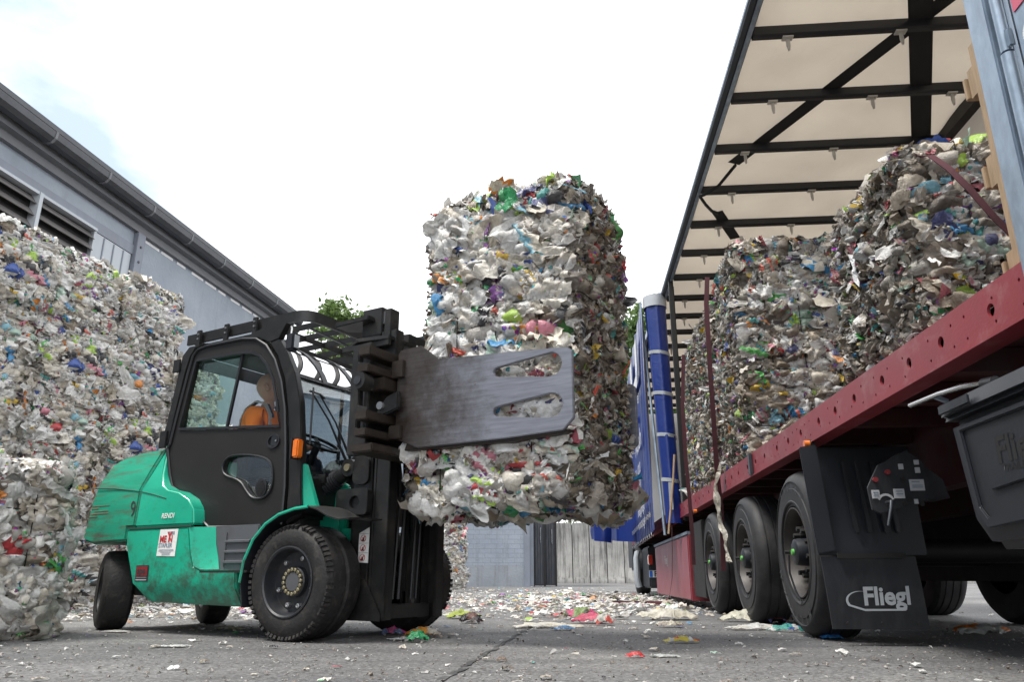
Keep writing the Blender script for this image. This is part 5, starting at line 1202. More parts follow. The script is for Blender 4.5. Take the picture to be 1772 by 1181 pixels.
# curtain post, rolled curtain, closed curtain
for (l, s) in ((1.57, 11.25), (1.62, 11.55)):
    MB().box(l, l+.07, s, s+.10, 1.2, 4.92).build('centre_post', M['chassis'], tr, bevel=.006)
mb = MB()
n = 22; rows = []
for i in range(n+1):
    t = i/n; z = 1.16+t*3.72; cx = 1.47-.03*t; cy = 11.6+.55*t; r = .125+.05*t
    row = []
    for j in range(26):
        a = -2.0+j/25*5.2; rr2 = r*(1+.05*math.sin(j*1.3+t*2)+.10*(j/25)+.02*math.sin(t*22)); row.append((cx+rr2*math.sin(-a)*.95, cy-rr2*math.cos(a), z))
    rows.append(row)
rc = MB().strip(rows).build('gathered_curtain', M['blue'], tr, thick=.006, smooth=60)
mb = MB(); rows = []
for i in range(4):
    t = i/3; z = 4.74+t*.20; r = .192
    rows.append([(1.44+r*math.sin(-a)*.98*(1+.1*j/25), 12.13-r*1.04*math.cos(a)*(1+.1*j/25), z) for j, a in enumerate([-2.0+j/25*5.2 for j in range(26)])])
mb.strip(rows).build('silver_hem', M['silvertarp'], rc, thick=.006, smooth=60)
for t in (.17, .36, .545, .735):
    z = 1.16+t*3.72; cx = 1.47-.03*t; cy = 11.6+.55*t; r = .125+.05*t; rows = []
    for dz in (-.028, .028):
        rows.append([(cx+r*1.05*math.sin(-a)*.97*(1+.1*j/25), cy-r*1.05*math.cos(a)*(1+.1*j/25), z+dz+.03*math.sin(a*.8)) for j, a in enumerate([-2.0+j/25*5.2 for j in range(26)])])
    MB().strip(rows).build('silver_tape', M['silver'], rc, thick=.003, smooth=60)
MB().bar((1.42, 11.46, 1.35), (1.425, 11.48, 1.75), .055, .006, up=(0, 1, 0)).build('tape_patch', M['silver'], rc)
MB().tube([(1.33, 11.7, 1.0), (1.22, 12.4, 4.95)], .022, 8).build('curtain_pole', M['galv'], rc)
# closed curtain: rippled sheet following a plan path
def sheet(path, z0, z1, nz, amp, fr, topz=None):
    pts = []
    for (a, b) in zip(path[:-1], path[1:]):
        m_ = max(2, int((Vector(b)-Vector(a)).length/.06))
        for i in range(m_): pts.append(Vector(a).lerp(Vector(b), i/m_))
    pts.append(Vector(path[-1])); rows = []
    for k in range(nz+1):
        t = k/nz; row = []
        for i, p in enumerate(pts):
            q = pts[min(i+1, len(pts)-1)]-pts[max(i-1, 0)]; nr = Vector((-q.y, q.x)).normalized(); f = i/len(pts)
            u = i*.06; d = amp*(math.sin(u*fr+1.3*math.sin(u*1.1)+.5*t)+.5*math.sin(u*fr*2.3+2*t))*(.45+.55*math.sin(PI*t))
            p2 = p+nr*d; top = topz(f) if topz else z1; row.append((p2.x, p2.y, z0(f)+(top-z0(f))*t))
        rows.append(row)
    return MB().strip(rows)
cA = sheet([(1.22, 12.1), (1.26, 13.5), (1.30, 15.5), (1.34, 17.6), (1.40, 18.4)], lambda f: 1.10, 4.95, 24, .035, 9, None).build('closed_curtain', M['blue'], tr, smooth=80)
MB().prism([(1.50, 4.95), (1.56, 4.95), (1.56, 5.06), (1.50, 5.06)], 12.2, S1, 'y').build('curtain_track', M['galv'], tr)
cB = sheet([(1.40, 17.0), (1.12, 17.3), (.92, 17.5), (.80, 18.2)], lambda f: 1.13+.1*f, 3.9, 20, .02, 5, lambda f: 3.6).build('loose_curtain', M['blue'], tr, smooth=80)
cC = sheet([(.80, 17.6), (.62, 17.5), (.42, 17.6), (.38, 18.1)], lambda f: 1.14+.12*f, 1.6, 8, .03, 7, lambda f: 1.62).build('loose_curtain', M['blue'], tr, smooth=80)
def lat_at(s): return 1.22+(s-12.1)*.019
for body_, s, z, size, sx in (('er', 13.55, 3.40, .34, 1.0), ('Noah', 14.9, 2.62, .50, 1.25), ('Tel. 0203', 15.1, 2.22, .26, 1.15), ('Fax 0203', 15.1, 1.93, .26, 1.15), ('info@mogk', 15.0, 1.50, .25, 1.25), ('www.mogk', 15.0, 1.26, .25, 1.25)):
    text_obj('lettering', body_, M['white'], cA, (lat_at(s)-.062, s, z), (-.019, -1, 0), (0, 0, 1), size, sx*1.25)
mb = MB()
for s0, s1_, z0, z1_ in ((13.3, 13.75, 3.75, 4.6), (14.9, 15.4, 3.3, 4.6), (13.3, 15.2, 3.75, 4.0), (14.2, 15.4, 3.2, 3.32)): mb.add([(lat_at(s0)-.06, s0, z0), (lat_at(s1_)-.06, s1_, z0), (lat_at(s1_)-.06, s1_, z1_), (lat_at(s0)-.06, s0, z1_)], [(0, 1, 2, 3)])
mb.build('letter_mark', M['white'], cA)
text_obj('lettering', 'mpar', M['white'], cB, (.86, 17.45, 2.55), (.88, -.45, 0), (0, 0, 1), .30, .95, bold=.03)
# curtain buckles and straps along the hem
for i in range(13):
    s = 12.0+i*.46; l = lat_at(s)-.05
    mb = MB(); mb.bar((l, s, 1.05), (l, s, 1.50), .035, .006, up=(1, 0, 0)); b_ = mb.build('buckle_strap', M['webbing'], tr)
    MB().box(l-.035, l-.008, s-.025, s+.025, 1.28, 1.36).build('buckle_plate', M['chrome'], b_)
    mb = MB(); mb.tube([(l-.01, s, 1.06), (l-.01, s, 1.02), (l+.02, s, 1.0), (l+.03, s, 1.03)], .007, 5); mb.build('hook', M['chrome'], b_)
# pale stick leaning
MB().tube([(1.30, 11.0, .98), (1.42, 11.05, 1.75), (1.46, 11.06, 2.1)], .016, 6).build('stanchion_stick', M['wood'], tr)
# wheels
def twheel(l0, s, r, far=False, parent=tr, w_=.36, hose=True):
    d = -1 if far else 1
    T = lambda t: l0+t*d
    prof = [(.03, r*.545), (.010, r*.57), (.012, r*.60), (.002, r*.62), (.0, r*.70), (.001, r*.78), (.008, r*.79), (.010, r*.86), (.002, r*.87), (.004, r*.885), (.026, r*.95), (.055, r*.98), (.08, r), (.095, r), (.10, r*.985), (.108, r*.985), (.113, r), (w_/2-.008, r), (w_/2-.004, r*.985), (w_/2+.004, r*.985), (w_/2+.008, r), (w_-.113, r), (w_-.108, r*.985), (w_-.10, r*.985), (w_-.095, r), (w_-.06, r*.99), (w_-.02, r*.92), (w_, r*.7), (w_-.03, r*.55)]
    t_ = MB().lathe([(T(t), q) for t, q in prof], (0, s, r), 'x', 72, caps=False).build('wheel', M['tyre_road'], parent, smooth=30)
    MB().lathe([(T(.003), r*.60), (T(-.003), r*.615), (T(-.003), r*.625), (T(.003), r*.64)], (0, s, r), 'x', 64, caps=False).build('sidewall_bead', M['tyre_road'], t_)
    rim = MB().lathe([(T(.030), r*.55), (T(.008), r*.55), (T(.006), r*.535), (T(.03), r*.515), (T(.05), r*.50), (T(.09), r*.475), (T(.16), r*.46), (T(.175), r*.43), (T(.16), r*.36), (T(.13), r*.30), (T(.13), 0)], (0, s, r), 'x', 56, caps=False).build('rim', M['hubgrey'], t_)
    MB().lathe([(T(.14), r*.17), (T(.03), r*.165), (T(.0), r*.155), (T(-.01), r*.12), (T(-.01), 0)], (0, s, r), 'x', 32).build('hub', M['plastic'], rim)
    mb = MB()
    for k in range(10):
        a = 2*PI*k/10+.2; mb.lathe([(T(.14), .027), (T(.075), .026), (T(.07), .020), (T(.03), .018), (T(.03), 0)], (0, s+r*.285*math.cos(a), r+r*.285*math.sin(a)), 'x', 6)
    build_each(mb, 'wheel_nut', M['chassis'], rim)
    if hose:
        MB().lathe([(T(-.01), .022), (T(-.025), .020), (T(-.025), 0)], (0, s, r), 'x', 14).build('green_cap', mat('green_cap', (.12, .45, .08), .5), rim)
        MB().tube([(T(-.045), s, r-.02), (T(-.05), s+.015, r-.14), (T(-.02), s+.02, r-.26), (T(.0), s-.03, r-.34), (T(.03), s-.14, r-.32)], .007, 6).build('air_hose', M['gasket'], rim)
        MB().lathe([(T(-.038), .014), (T(-.075), .012), (T(-.075), 0)], (0, s+.0, r), 'x', 10).build('valve_cap', M['chassis'], rim)
    return t_
M['hubgrey'] = mat('dusty_steel_rim', (.040, .034, .031), .5, metal=.2, var=.25, scale=8, dirt=(.075, .062, .052), dirt_amt=.5, dscale=9)
WS = (5.68, 7.42, 9.22)
ax_ = []
for s in WS:
    tw = twheel(L0, s, .565)
    twheel(L1, s, .565, True, hose=False)
    MB().lathe([(L0+.35, .08), (L1-.35, .08)], (0, s, .565), 'x', 18).build('axle', M['chassis'], tr)
    MB().box(2.15, 2.25, s-.25, s+.2, .5, .95).build('suspension_arm', M['chassis'], tr, bevel=.01)
def sidewall_text(s, body_, a0, r, size):
    for i, ch in enumerate(body_):
        a = R_(a0-i*size*70/r); y, z = s-r*math.cos(a), .565+r*math.sin(a)
        text_obj('sidewall_lettering', ch, M['rim'], tr, (L0-.0045, y, z), (0, -math.sin(a), -math.cos(a)), (0, -math.cos(a), math.sin(a)), size, .8, bold=.02)
sidewall_text(5.68, 'ENERGY', 118, .425, .075)
sidewall_text(5.68, 'MICHELIN', -60, .425, .085)
# mudguard with printed flap behind the last wheel
MB().strip([[(l, s, z) for l in (1.50, 1.56, 1.95, 2.15)] for s, z in ((5.02, 1.20), (5.01, 1.0), (5.0, .75), (4.985, .525))]).build('mudguard', M['plastic'], tr, thick=.02, bevel=.004)
mb = MB(); mb.prism([(1.45, 1.195), (1.56, 1.21), (1.60, .55), (1.49, .53)], 4.955, 4.975, 'y'); mb.build('mudguard_edge', M['plastic'], tr, bevel=.006)
mb = MB()
for l in (1.70, 1.78, 1.88, 1.95): mb.prism([(l, 1.10), (l+.02, 1.10), (l+.06, .66), (l+.03, .66)], 4.965, 4.98, 'y')
mb.build('guard_rib', M['gasket'], tr, bevel=.003)
flp = MB().strip([[(l+k, s, z) for l in (1.505, 1.7, 1.9, 2.07)] for s, z, k in ((4.97, .515, 0), (4.965, .35, .01), (4.975, .2, .02), (4.985, .095, .028))]).build('mud_flap', M['flap'], tr, thick=.012)
MB().box(1.60, 2.0, 4.935, 4.957, .505, .535).build('clamp_bar', M['chassis'], flp)
text_obj('lettering', 'Fliegl', M['silver'], flp, (1.715, 4.940, .235), (1, 0, .02), (.02, 0, 1), .145, .95, bold=.03)
mb = MB(); o_ = []; i_ = []
for i in range(17):
    a = R_(70+i*8.8); o_.append((1.70+.085*math.cos(a), .258+.056*math.sin(a)))
for i in range(17):
    a = R_(70+(16-i)*8.8); i_.append((1.708+.080*math.cos(a), .262+.050*math.sin(a)))
mb.prism(o_+[(1.72, .200), (1.955, .203), (1.965, .213), (1.72, .212)]+i_, 4.938, 4.941, 'y'); mb.build('swoosh_mark', M['silver'], flp)
mb = MB()
for l in (1.58, 1.78, 1.99): mb.lathe([(4.945, .010), (4.935, .009), (4.935, 0)], (l+.03, 0, .13), 'y', 8)
mb.build('rivets', M['chassis'], flp)
ml = MB().lathe([(1.50, .0), (1.50, .022), (1.535, .024), (1.535, 0)], (0, 5.02, 1.225), 'x', 16).build('marker_light', M['amber'], tr)
MB().lathe([(1.537, .028), (1.56, .028)], (0, 5.02, 1.225), 'x', 16).build('housing', M['plastic'], ml)
MB().lathe([(1.50, .0), (1.50, .02), (1.54, .022)], (0, 9.9, 1.2), 'x', 16).build('marker_light', M['amber'], tr)
# brake control panel
cpn = MB(); cpn.prism([(1.59, .86), (1.66, .98), (1.82, 1.06), (1.90, 1.0), (1.92, .80), (1.64, .72), (1.60, .74)], 4.28, 4.30, 'y'); cpn.prism([(1.82, 1.06), (2.0, .90), (2.02, .80), (1.92, .80)], 4.30, 4.5, 'y'); cpan = cpn.build('brake_control_panel', M['flap'], tr, bevel=.003)
mb = MB(); 
for a, b, c_, d in ((1.605, 1.645, .80, .845), (1.72, 1.775, .80, .85), (1.81, 1.885, .84, .90), (1.85, 1.875, .935, .965), (1.765, 1.79, .955, .985), (1.85, 1.875, .98, 1.005), (1.82, 1.84, .77, .795)): mb.box(a, b, 4.273, 4.279, c_, d)
lbp = build_each(mb, 'instruction_label', M['reflect'], cpan)[0]  # white labels coloured grey to stand for shade on the panel
mb = MB()
for a, b, z in ((1.612, 1.638, .83), (1.612, 1.638, .815), (1.73, 1.765, .835), (1.73, 1.765, .82), (1.82, 1.86, .885), (1.82, 1.875, .865), (1.82, 1.875, .855)): mb.box(a, b, 4.270, 4.2725, z, z+.005)
mb.build('small_print', M['greyprint'], lbp)
mb = MB()
for l, z in ((1.63, .90), (1.70, .94)): mb.lathe([(4.28, .012), (4.26, .014), (4.26, 0)], (l, 0, z), 'y', 14)
build_each(mb, 'red_button', M['decalred'], cpan)
mb = MB()
for l, z in ((1.78, .90), (1.80, .79), (1.77, .775), (1.86, .77)): mb.lathe([(4.279, .013), (4.272, .013), (4.272, 0)], (l, 0, z), 'y', 12)
pp = arc(1.675, .78, .04, 20, 160, 10)
build_each(mb, 'switch', M['chassis'], cpan)
mb = MB()
for a, b in zip(pp[:-1], pp[1:]): mb.bar((a[0], 4.276, a[1]), (b[0], 4.276, b[1]), .004, .012, up=(0, 0, 1))
mb.build('dial_arc', M['reflect'], cpan)  # arc greyed for shade like the labels
MB().tube([(1.675, 4.27, .775), (1.675, 4.20, .775), (1.66, 4.19, .74), (1.63, 4.18, .65)], [.012, .012, .009, .007], 10).build('lever', M['darkmetal'], cpan)
# black plastic tool box near the camera
def loftbox(secs, name, mt, parent, bevel=.03, seg=4):
    mb = MB()
    for a, b in zip(secs[:-1], secs[1:]): pass
    n = len(secs[0]); vs = [p for s_ in secs for p in s_]; fs = [(i*n+k, i*n+(k+1) % n, (i+1)*n+(k+1) % n, (i+1)*n+k) for i in range(len(secs)-1) for k in range(n)]+[tuple(range(n)), tuple((len(secs)-1)*n+k for k in range(n))]
    return mb.add(vs, fs).build(name, mt, parent, bevel=bevel, seg=seg)
def sec(z, s0, s1, l0=1.50, l1=2.0): return [(l0, s0, z), (l1, s0, z), (l1, s1, z), (l0, s1, z)]
tbx = loftbox([sec(.49, 2.02, 3.02, 1.54, 2.0), sec(.60, 1.99, 3.06, 1.505), sec(.985, 1.93, 3.11, 1.50)], 'tool_box', M['plastic'], tr)
MB().prism([(1.47, .985), (1.50, 1.07), (1.96, 1.10), (2.0, .985)], 1.92, 3.125, 'y').build('box_lid', M['plastic'], tbx, bevel=.02)
mb = MB(); rp_ = [(3.0, .93), (2.12, .93), (2.14, .66), (2.92, .60), (2.96, .64)]
rec = MB().prism(rp_, 1.4995, 1.503, 'x', holes=[]).build('recess_panel', M['gasket'], tbx)
mb = MB(); ro = [(3.03, .95), (2.10, .95), (2.12, .60), (2.93, .56), (2.985, .62)]
mb.prism(ro, 1.488, 1.502, 'x', holes=[rp_]); mb.build('pressed_frame', M['plastic'], tbx, bevel=.005)
mb = MB(); mb.prism([(2.90, .87), (2.18, .89), (2.19, .73), (2.86, .69)], 1.488, 1.4992, 'x'); sg_ = mb.build('sign_field', M['plastic'], tbx, bevel=.004)
text_obj('raised_lettering', 'Fliegl', M['chassis'], sg_, (1.4865, 2.78, .775), (0, -1, .0), (0, .0, 1), .13, 1.1, bold=.03)
text_obj('raised_lettering', 'TRAILER', M['chassis'], sg_, (1.4865, 2.76, .742), (0, -1, .0), (0, .0, 1), .035, 1.3, bold=.02)
mb = MB(); mb.box(1.465, 1.475, 2.86, 3.10, 1.01, 1.05); mb.build('lid_latch', M['darkmetal'], tbx, bevel=.006)
# tubular handle under the rail
hb = MB().tube([(1.60, 2.97, 1.115), (1.585, 3.12, 1.135), (1.58, 3.3, 1.15), (1.575, 3.58, 1.16)], .012, 10).build('guard_tube', M['chrome'], tr)
MB().tube([(1.585, 3.36, 1.15), (1.64, 3.37, 1.13)], .012, 8).build('tube_bracket', M['galv'], hb)
MB().tube([(1.60, 2.90, 1.10), (1.60, 2.98, 1.112)], .022, 12).build('end_cap', M['gasket'], hb)
MB().lathe([(2.35, .11), (2.36, .15), (2.40, .15), (2.42, .10), (2.5, .10)], (1.95, 0, .75), 'y', 20).build('air_tank', M['chassis'], tr)
# spare wheel cradle dark round thing
sp_ = MB(); sp_.lathe([(2.15, .25), (2.13, .45), (2.16, .51), (2.22, .53), (2.40, .53), (2.46, .51), (2.5, .44), (2.48, .25)], (0, 3.30, .54), 'x', 48, caps=False); sp_.build('spare_wheel', M['tyre_road'], tr)
MB().lathe([(2.22, .26), (2.24, .2), (2.24, 0)], (0, 3.30, .54), 'x', 30).build('spare_rim', M['chassis'], tr)
# red pallet box, side bits
rb = MB().box(L0, 2.15, 11.0, 15.5, .10, .96).build('pallet_box', M['redbox'], tr, bevel=.01)
MB().box(L0+.01, 2.14, 10.94, 10.996, .09, .97).build('end_panel', M['redsteel'], rb, bevel=.004)
MB().box(L0-.01, 2.16, 10.94, 15.6, .97, 1.01).build('box_rim', M['galv'], rb)
text_obj('lettering', 'Fliegl', M['white'], rb, (L0-.004, 13.9, .62), (0, -1, 0), (0, 0, 1), .2, 1.1)
for s in (10.8, 13.5):
    MB().box(2.2, 2.35, s, s+.15, .05, 1.2).build('landing_leg', M['chassis'], tr)
MB().box(L1-.45, L1-.41, 2.5, 10.2, .36, 1.22).build('side_panel_and_gap_filler', M['chassis'], tr)  # dark board added to block the bright gap behind the wheels
MB().box(L0+.04, L0+.2, 9.95, 10.9, .15, 1.1).build('side_panel_and_gap_filler', M['chassis'], tr, bevel=.01)
bx_ = MB().box(1.52, 1.549, 6.68, 6.76, 1.24, 1.43).build('rail_latch', M['darkmetal'], tr, bevel=.008)

# ------------------------------------------------------------------ tractor in front of the trailer
tk = empty('tractor_truck', tworld(2.85, 20), TA, (2.85, 20, 0))
tag(tk, 'dark tractor unit seen under the far end of the trailer, with red-amber rear light', 'truck')
w1_ = twheel(1.50, 20.2, .55, parent=tk, hose=False); twheel(4.2, 20.2, .55, True, parent=tk, hose=False)
mb = MB(); pts = [(s, z) for s, z in [(20.2+.66*math.cos(R_(a)), .6+.62*math.sin(R_(a))) for a in range(0, 181, 12)]]
mb.strip([[(l, s, z) for l in (1.48, 1.95)] for s, z in pts]); mb.build('mudguard', M['plastic'], tk, thick=.02)
MB().box(1.55, 2.0, 17.0, 18.6, .18, 1.05).build('rear_housing', M['plastic'], tk, bevel=.03)
mb = MB()
for k in range(6): mb.lathe([(1.44+.02*(k % 2), .0), (1.44, .45), (1.47, .45), (1.47, 0)], (0, 18.75+k*.1, .55), 'x', 4) if False else mb.tube([(1.48, 18.7+k*.12, .18), (1.44, 18.7+k*.12, .35), (1.44, 18.7+k*.12, .85), (1.48, 18.7+k*.12, 1.0)], .05, 8)
mb.build('ribbed_side_tank', M['panel'], tk)
MB().box(2.2, 3.5, 16.8, 23.5, .5, .85).build('chassis', M['chassis'], tk)
MB().box(1.60, 4.1, 22.2, 24.2, .6, 3.9).build('cab', M['plastic'], tk, bevel=.08)
MB().box(1.54, 1.62, 16.82, 16.99, .66, .86).build('tail_light', M['red_lens'], tk, bevel=.01)
MB().box(1.53, 1.56, 16.86, 16.99, .675, .84).build('tail_light', M['amber'], tk, bevel=.005)
npl = MB().box(1.53, 1.95, 16.78, 16.80, .40, .54).build('number_plate', M['white'], tk)
MB().box(1.535, 1.60, 16.775, 16.779, .405, .535).build('blue_field', mat('plate_blue', (.02, .12, .5), .5), npl)
text_obj('lettering', 'F', M['darkprint'], npl, (1.63, 16.772, .42), (1, 0, 0), (0, 0, 1), .15, 1.0, bold=.03)

# ------------------------------------------------------------------ load on the trailer
tb_near = make_bale((1.10, 1.02, 1.05), 341, pw=.26, pb=.54, shred=True, step=.018, dens=2.0, loose=2.1, bulge=.02, big=.72)
tb = [make_bale((1.10, 1.02, 1.05), 301+i, pw=.48, pb=.30, shred=True, step=.022, dens=1.25, loose=1.35, bulge=.035) for i in range(3)]  # less white, browner mix partly stands for shade on the load
def tbale(pi, l, s, z, lb, flip=False, sc_=1., rz=0):
    p = tworld(l, s, z); return place_bale(tb_near if pi == 9 else tb[pi], p, TA+R_(rz), lb, 'bales loaded on the trailer', sc_)
tbale(9, 2.17, 3.86, 1.45, 'loaded bale nearest the trailer corner post, one of the closest pair on the deck', sc_=(1.0, 1.0, .90))
tbale(9, 3.30, 3.86, 1.45, 'loaded bale deepest right on the deck beside the standing pallets', sc_=(1.0, 1.0, .88), rz=178)
tbale(2, 2.15, 7.45, 1.43, 'lower bale of the middle stack at the trailer edge, above the second wheel', sc_=(1, 1.12, 1.0))
tbale(1, 2.17, 7.47, 2.47, 'upper bale of the middle stack, with the hanging lashing strap beside it', sc_=(1, 1.1, 1.0), rz=-2)
tbale(0, 3.30, 7.5, 1.43, 'lower bale hidden behind the middle stack on the trailer', sc_=(1, 1.1, 1.0))
tbale(2, 3.30, 7.5, 2.47, 'upper bale behind the middle stack, near the far trailer side', sc_=(1, 1.1, 1.0), rz=3)
tbale(0, 2.14, 8.85, 1.43, 'lower bale between the middle stack and the curtain post', sc_=(1, 1.2, 1.0))
tbale(2, 2.18, 8.9, 2.45, 'upper bale just before the rolled blue curtain', sc_=(1, 1.2, .95))
tbale(1, 2.20, 10.3, 1.43, 'lower bale half hidden by the curtain post', sc_=(1, 1.15, 1.0))
tbale(0, 2.22, 10.35, 2.45, 'upper bale half hidden by the curtain post', sc_=(1, 1.15, 1.0))

# pallets standing on edge against the post
pa = empty('wooden_pallet', tworld(1.84, 2.78, 1.44), TA, (1.80, 2.75, 1.44))
for i, (s, nm) in enumerate(((2.62, 0), (2.80, 1))):
    mb = MB()
for k in range(5): MB().box(1.66, 2.42, 2.69, 2.712, 1.46+k*.22, 1.58+k*.22).build('deck_board', M['wood'], pa, bevel=.003)
for k in range(3): MB().box(1.66+k*.32, 1.76+k*.32, 2.715, 2.737, 1.46, 2.46).build('stringer_board', M['wood'], pa, bevel=.003)
for k in range(3):
    for j in range(3): MB().box(1.66+k*.32, 1.76+k*.32, 2.739, 2.815, 1.46+j*.42, 1.60+j*.42).build('block', M['wood'], pa, bevel=.004)
for k in range(3): MB().box(1.65, 2.42, 2.818, 2.84, 1.47+k*.42, 1.57+k*.42).build('bottom_board', M['wood'], pa, bevel=.003)
MB().box(1.638, 1.655, 2.69, 2.735, 1.46, 2.50).build('edge_board', M['wood'], pa, bevel=.003)
tag(pa, 'pale wooden pallet standing on edge just behind the galvanised corner post', 'pallet')
# straps
def strap(name, pts, wd, lb, group=None, facing=(1, 0, 0), mt=None):
    pts = [Vector(p) for p in pts]; rows = []
    for i, p in enumerate(pts):
        d = (pts[min(i+1, len(pts)-1)]-pts[max(i-1, 0)]).normalized(); sd = d.cross(Vector(facing)).normalized()*wd/2; rows.append([tuple(p-sd), tuple(p+sd)])
    o = MB().strip(rows).build(name, mt or M['strap'], None, thick=.004, loc=pts[0]); tag(o, lb, 'strap', group); return o
def tl_(l, s, z): return tworld(l, s, z)
fc_ = tuple(TR)
strap('lashing_strap', [tl_(1.50, 7.75, 3.52), tl_(1.46, 7.72, 3.2), tl_(1.45, 7.75, 2.5), tl_(1.46, 7.85, 1.9), tl_(1.47, 7.95, 1.45), tl_(1.50, 8.05, 1.1), tl_(1.51, 8.15, .8), tl_(1.50, 8.2, .46)], .05, 'maroon lashing strap hanging down the middle bale stack over the red rail', 'lashing straps hanging from the trailer', tuple(TT))
strap('lashing_strap', [tl_(1.53, 10.0, 3.3), tl_(1.47, 10.0, 2.6), tl_(1.47, 10.05, 1.9), tl_(1.49, 10.1, 1.4), tl_(1.50, 10.15, .9), tl_(1.5, 10.2, .55)], .05, 'dark maroon strap hanging in front of the bale half hidden by the curtain post', 'lashing straps hanging from the trailer', tuple(TT))
strap('lashing_strap', [tl_(1.50, 12.2, 1.15), tl_(1.49, 12.25, .8), tl_(1.47, 12.3, .4), tl_(1.40, 12.2, .12), tl_(1.30, 12.1, .02), tl_(.95, 12.5, .014), tl_(.55, 12.7, .012)], .07, 'maroon strap falling over the red side box onto the ground', 'lashing straps hanging from the trailer', fc_)
strap('tie_down_strap', [tl_(1.72, 3.62, 2.38), tl_(1.69, 3.38, 2.36), tl_(1.70, 3.24, 2.28), tl_(1.74, 3.18, 2.17), tl_(1.80, 3.16, 2.05), tl_(1.88, 3.17, 1.92), tl_(1.97, 3.18, 1.80), tl_(2.05, 3.22, 1.70)], .034, 'dusty maroon strap lying slanted across the bale nearest the corner post', None, (0, -1, 0))
# torn white film hanging from the rail
rs = np.random.RandomState(12)
mb = MB(); rows = []
for i in range(26):
    t = i/25; z = 1.52-t*.98; wdt = .035+.035*math.sin(PI*min(1, t*1.3))*(1-t)+.02*math.sin(i*1.7)**2*(t < .9); cx = 1.50-.03*math.sin(t*5); cy = 7.95+.10*math.sin(t*3)+.015*math.sin(i*1.3)
    rows.append([(cx+.02*math.sin(j*2.1+i*.8)-.015*(j % 2), cy+(j-2.5)/2.5*wdt*(1+.2*math.sin(i*2.3+j)), z+.01*math.sin(i+j*1.7)) for j in range(6)])
v_ = [tuple(tworld(*p)) for r in rows for p in r]
fs_ = [(i*6+k, i*6+k+1, (i+1)*6+k+1, (i+1)*6+k) for i in range(25) for k in range(5)]
og = Vector(v_[0]); me = np_mesh('torn_film', np.array(v_)-np.array(og), np.array(fs_), np.tile([.62, .58, .50, .2], (len(fs_), 1)), M['trash'], np.full(len(fs_), True))
tf = bpy.data.objects.new('torn_film', me); C.objects.link(tf); tf.location = og; tag(tf, 'long torn cream plastic film hanging from the red rail before the wheels', 'film scrap')

# ------------------------------------------------------------------ litter
rs = np.random.RandomState(55)
def litter_pts():
    P = []
    def g2(n, cx, cy, sx, sy): P.append(np.stack([rs.normal(cx, sx, n), rs.normal(cy, sy, n)], 1))
    g2(900, .3, 13.5, 1.3, 2.6); g2(1300, 1.6, 13.8, .8, 2.4); g2(600, .6, 17, 2.4, 3.5); g2(260, .4, 9.0, 1.4, 1.6); g2(700, -3.6, 12.3, 1.5, 1.3); g2(500, -4.8, 10.3, .9, 1.2); g2(240, -3.8, 8.6, 1.1, .9)
    g2(240, 1.1, 13, .5, 2.0); g2(160, -.5, 6.0, 1.8, 1.2); g2(70, 0, 3.6, 1.6, .8); g2(80, 2.2, 7, 2, 2); g2(300, -1.5, 25, 4, 5)
    return np.vstack(P)
P2 = litter_pts(); P2 = P2[(P2[:, 1] > 2.2)]; n_ = len(P2)
a = np.exp(rs.normal(-3.45, .5, n_)); near = P2[:, 1] < 7.5; a[near] = np.minimum(a[near]*.55, .03); b_ = a*rs.uniform(.35, 1, n_)
Pz = np.hstack([P2, (a*.22+.004)[:, None]])
v1, f1, c1_ = patches(rs, Pz, np.tile([0., 0, 1.], (n_, 1)), np.tile([1., 0, 0], (n_, 1)), a, b_, pick(rs, n_, .66, .22), n=5, dome=.28, crump=.3, tilt=.10, rag=.35)
v1[:, 2] = np.maximum(v1[:, 2], .003)
ng = 5200; gy = 2.3+np.abs(rs.normal(0, 3.4, ng)); gx = rs.uniform(-.85, .85, ng)*gy*.9; ag = np.exp(rs.normal(-5.35, .5, ng))
gc = np.array([(.30, .28, .25), (.16, .14, .12), (.42, .40, .37), (.10, .085, .07), (.24, .20, .16), (.5, .49, .47)])[rs.randint(6, size=ng)]
v2, f2, c2 = patches(rs, np.stack([gx, gy, ag*.5], 1), np.tile([0., 0, 1.], (ng, 1)), np.tile([1., 0, 0], (ng, 1)), ag, ag*rs.uniform(.4, 1, ng), np.hstack([gc, np.full((ng, 1), .2)]), n=3, dome=.7, crump=.2, tilt=.2, rag=.3)
me = np_mesh('ground_grit', v2, f2, c2, M['trash'], np.full(len(f2), False)); go = bpy.data.objects.new('ground_grit', me); C.objects.link(go)
tag(go, 'fine grit and crumbs lying on the worn asphalt', 'grit', kind='stuff')
me = np_mesh('ground_litter', v1, f1, c1_, M['trash'], np.full(len(f1), False)); lo = bpy.data.objects.new('ground_litter', me); C.objects.link(lo)
tag(lo, 'scattered scraps of plastic film trodden over the yard', 'litter', kind='stuff')
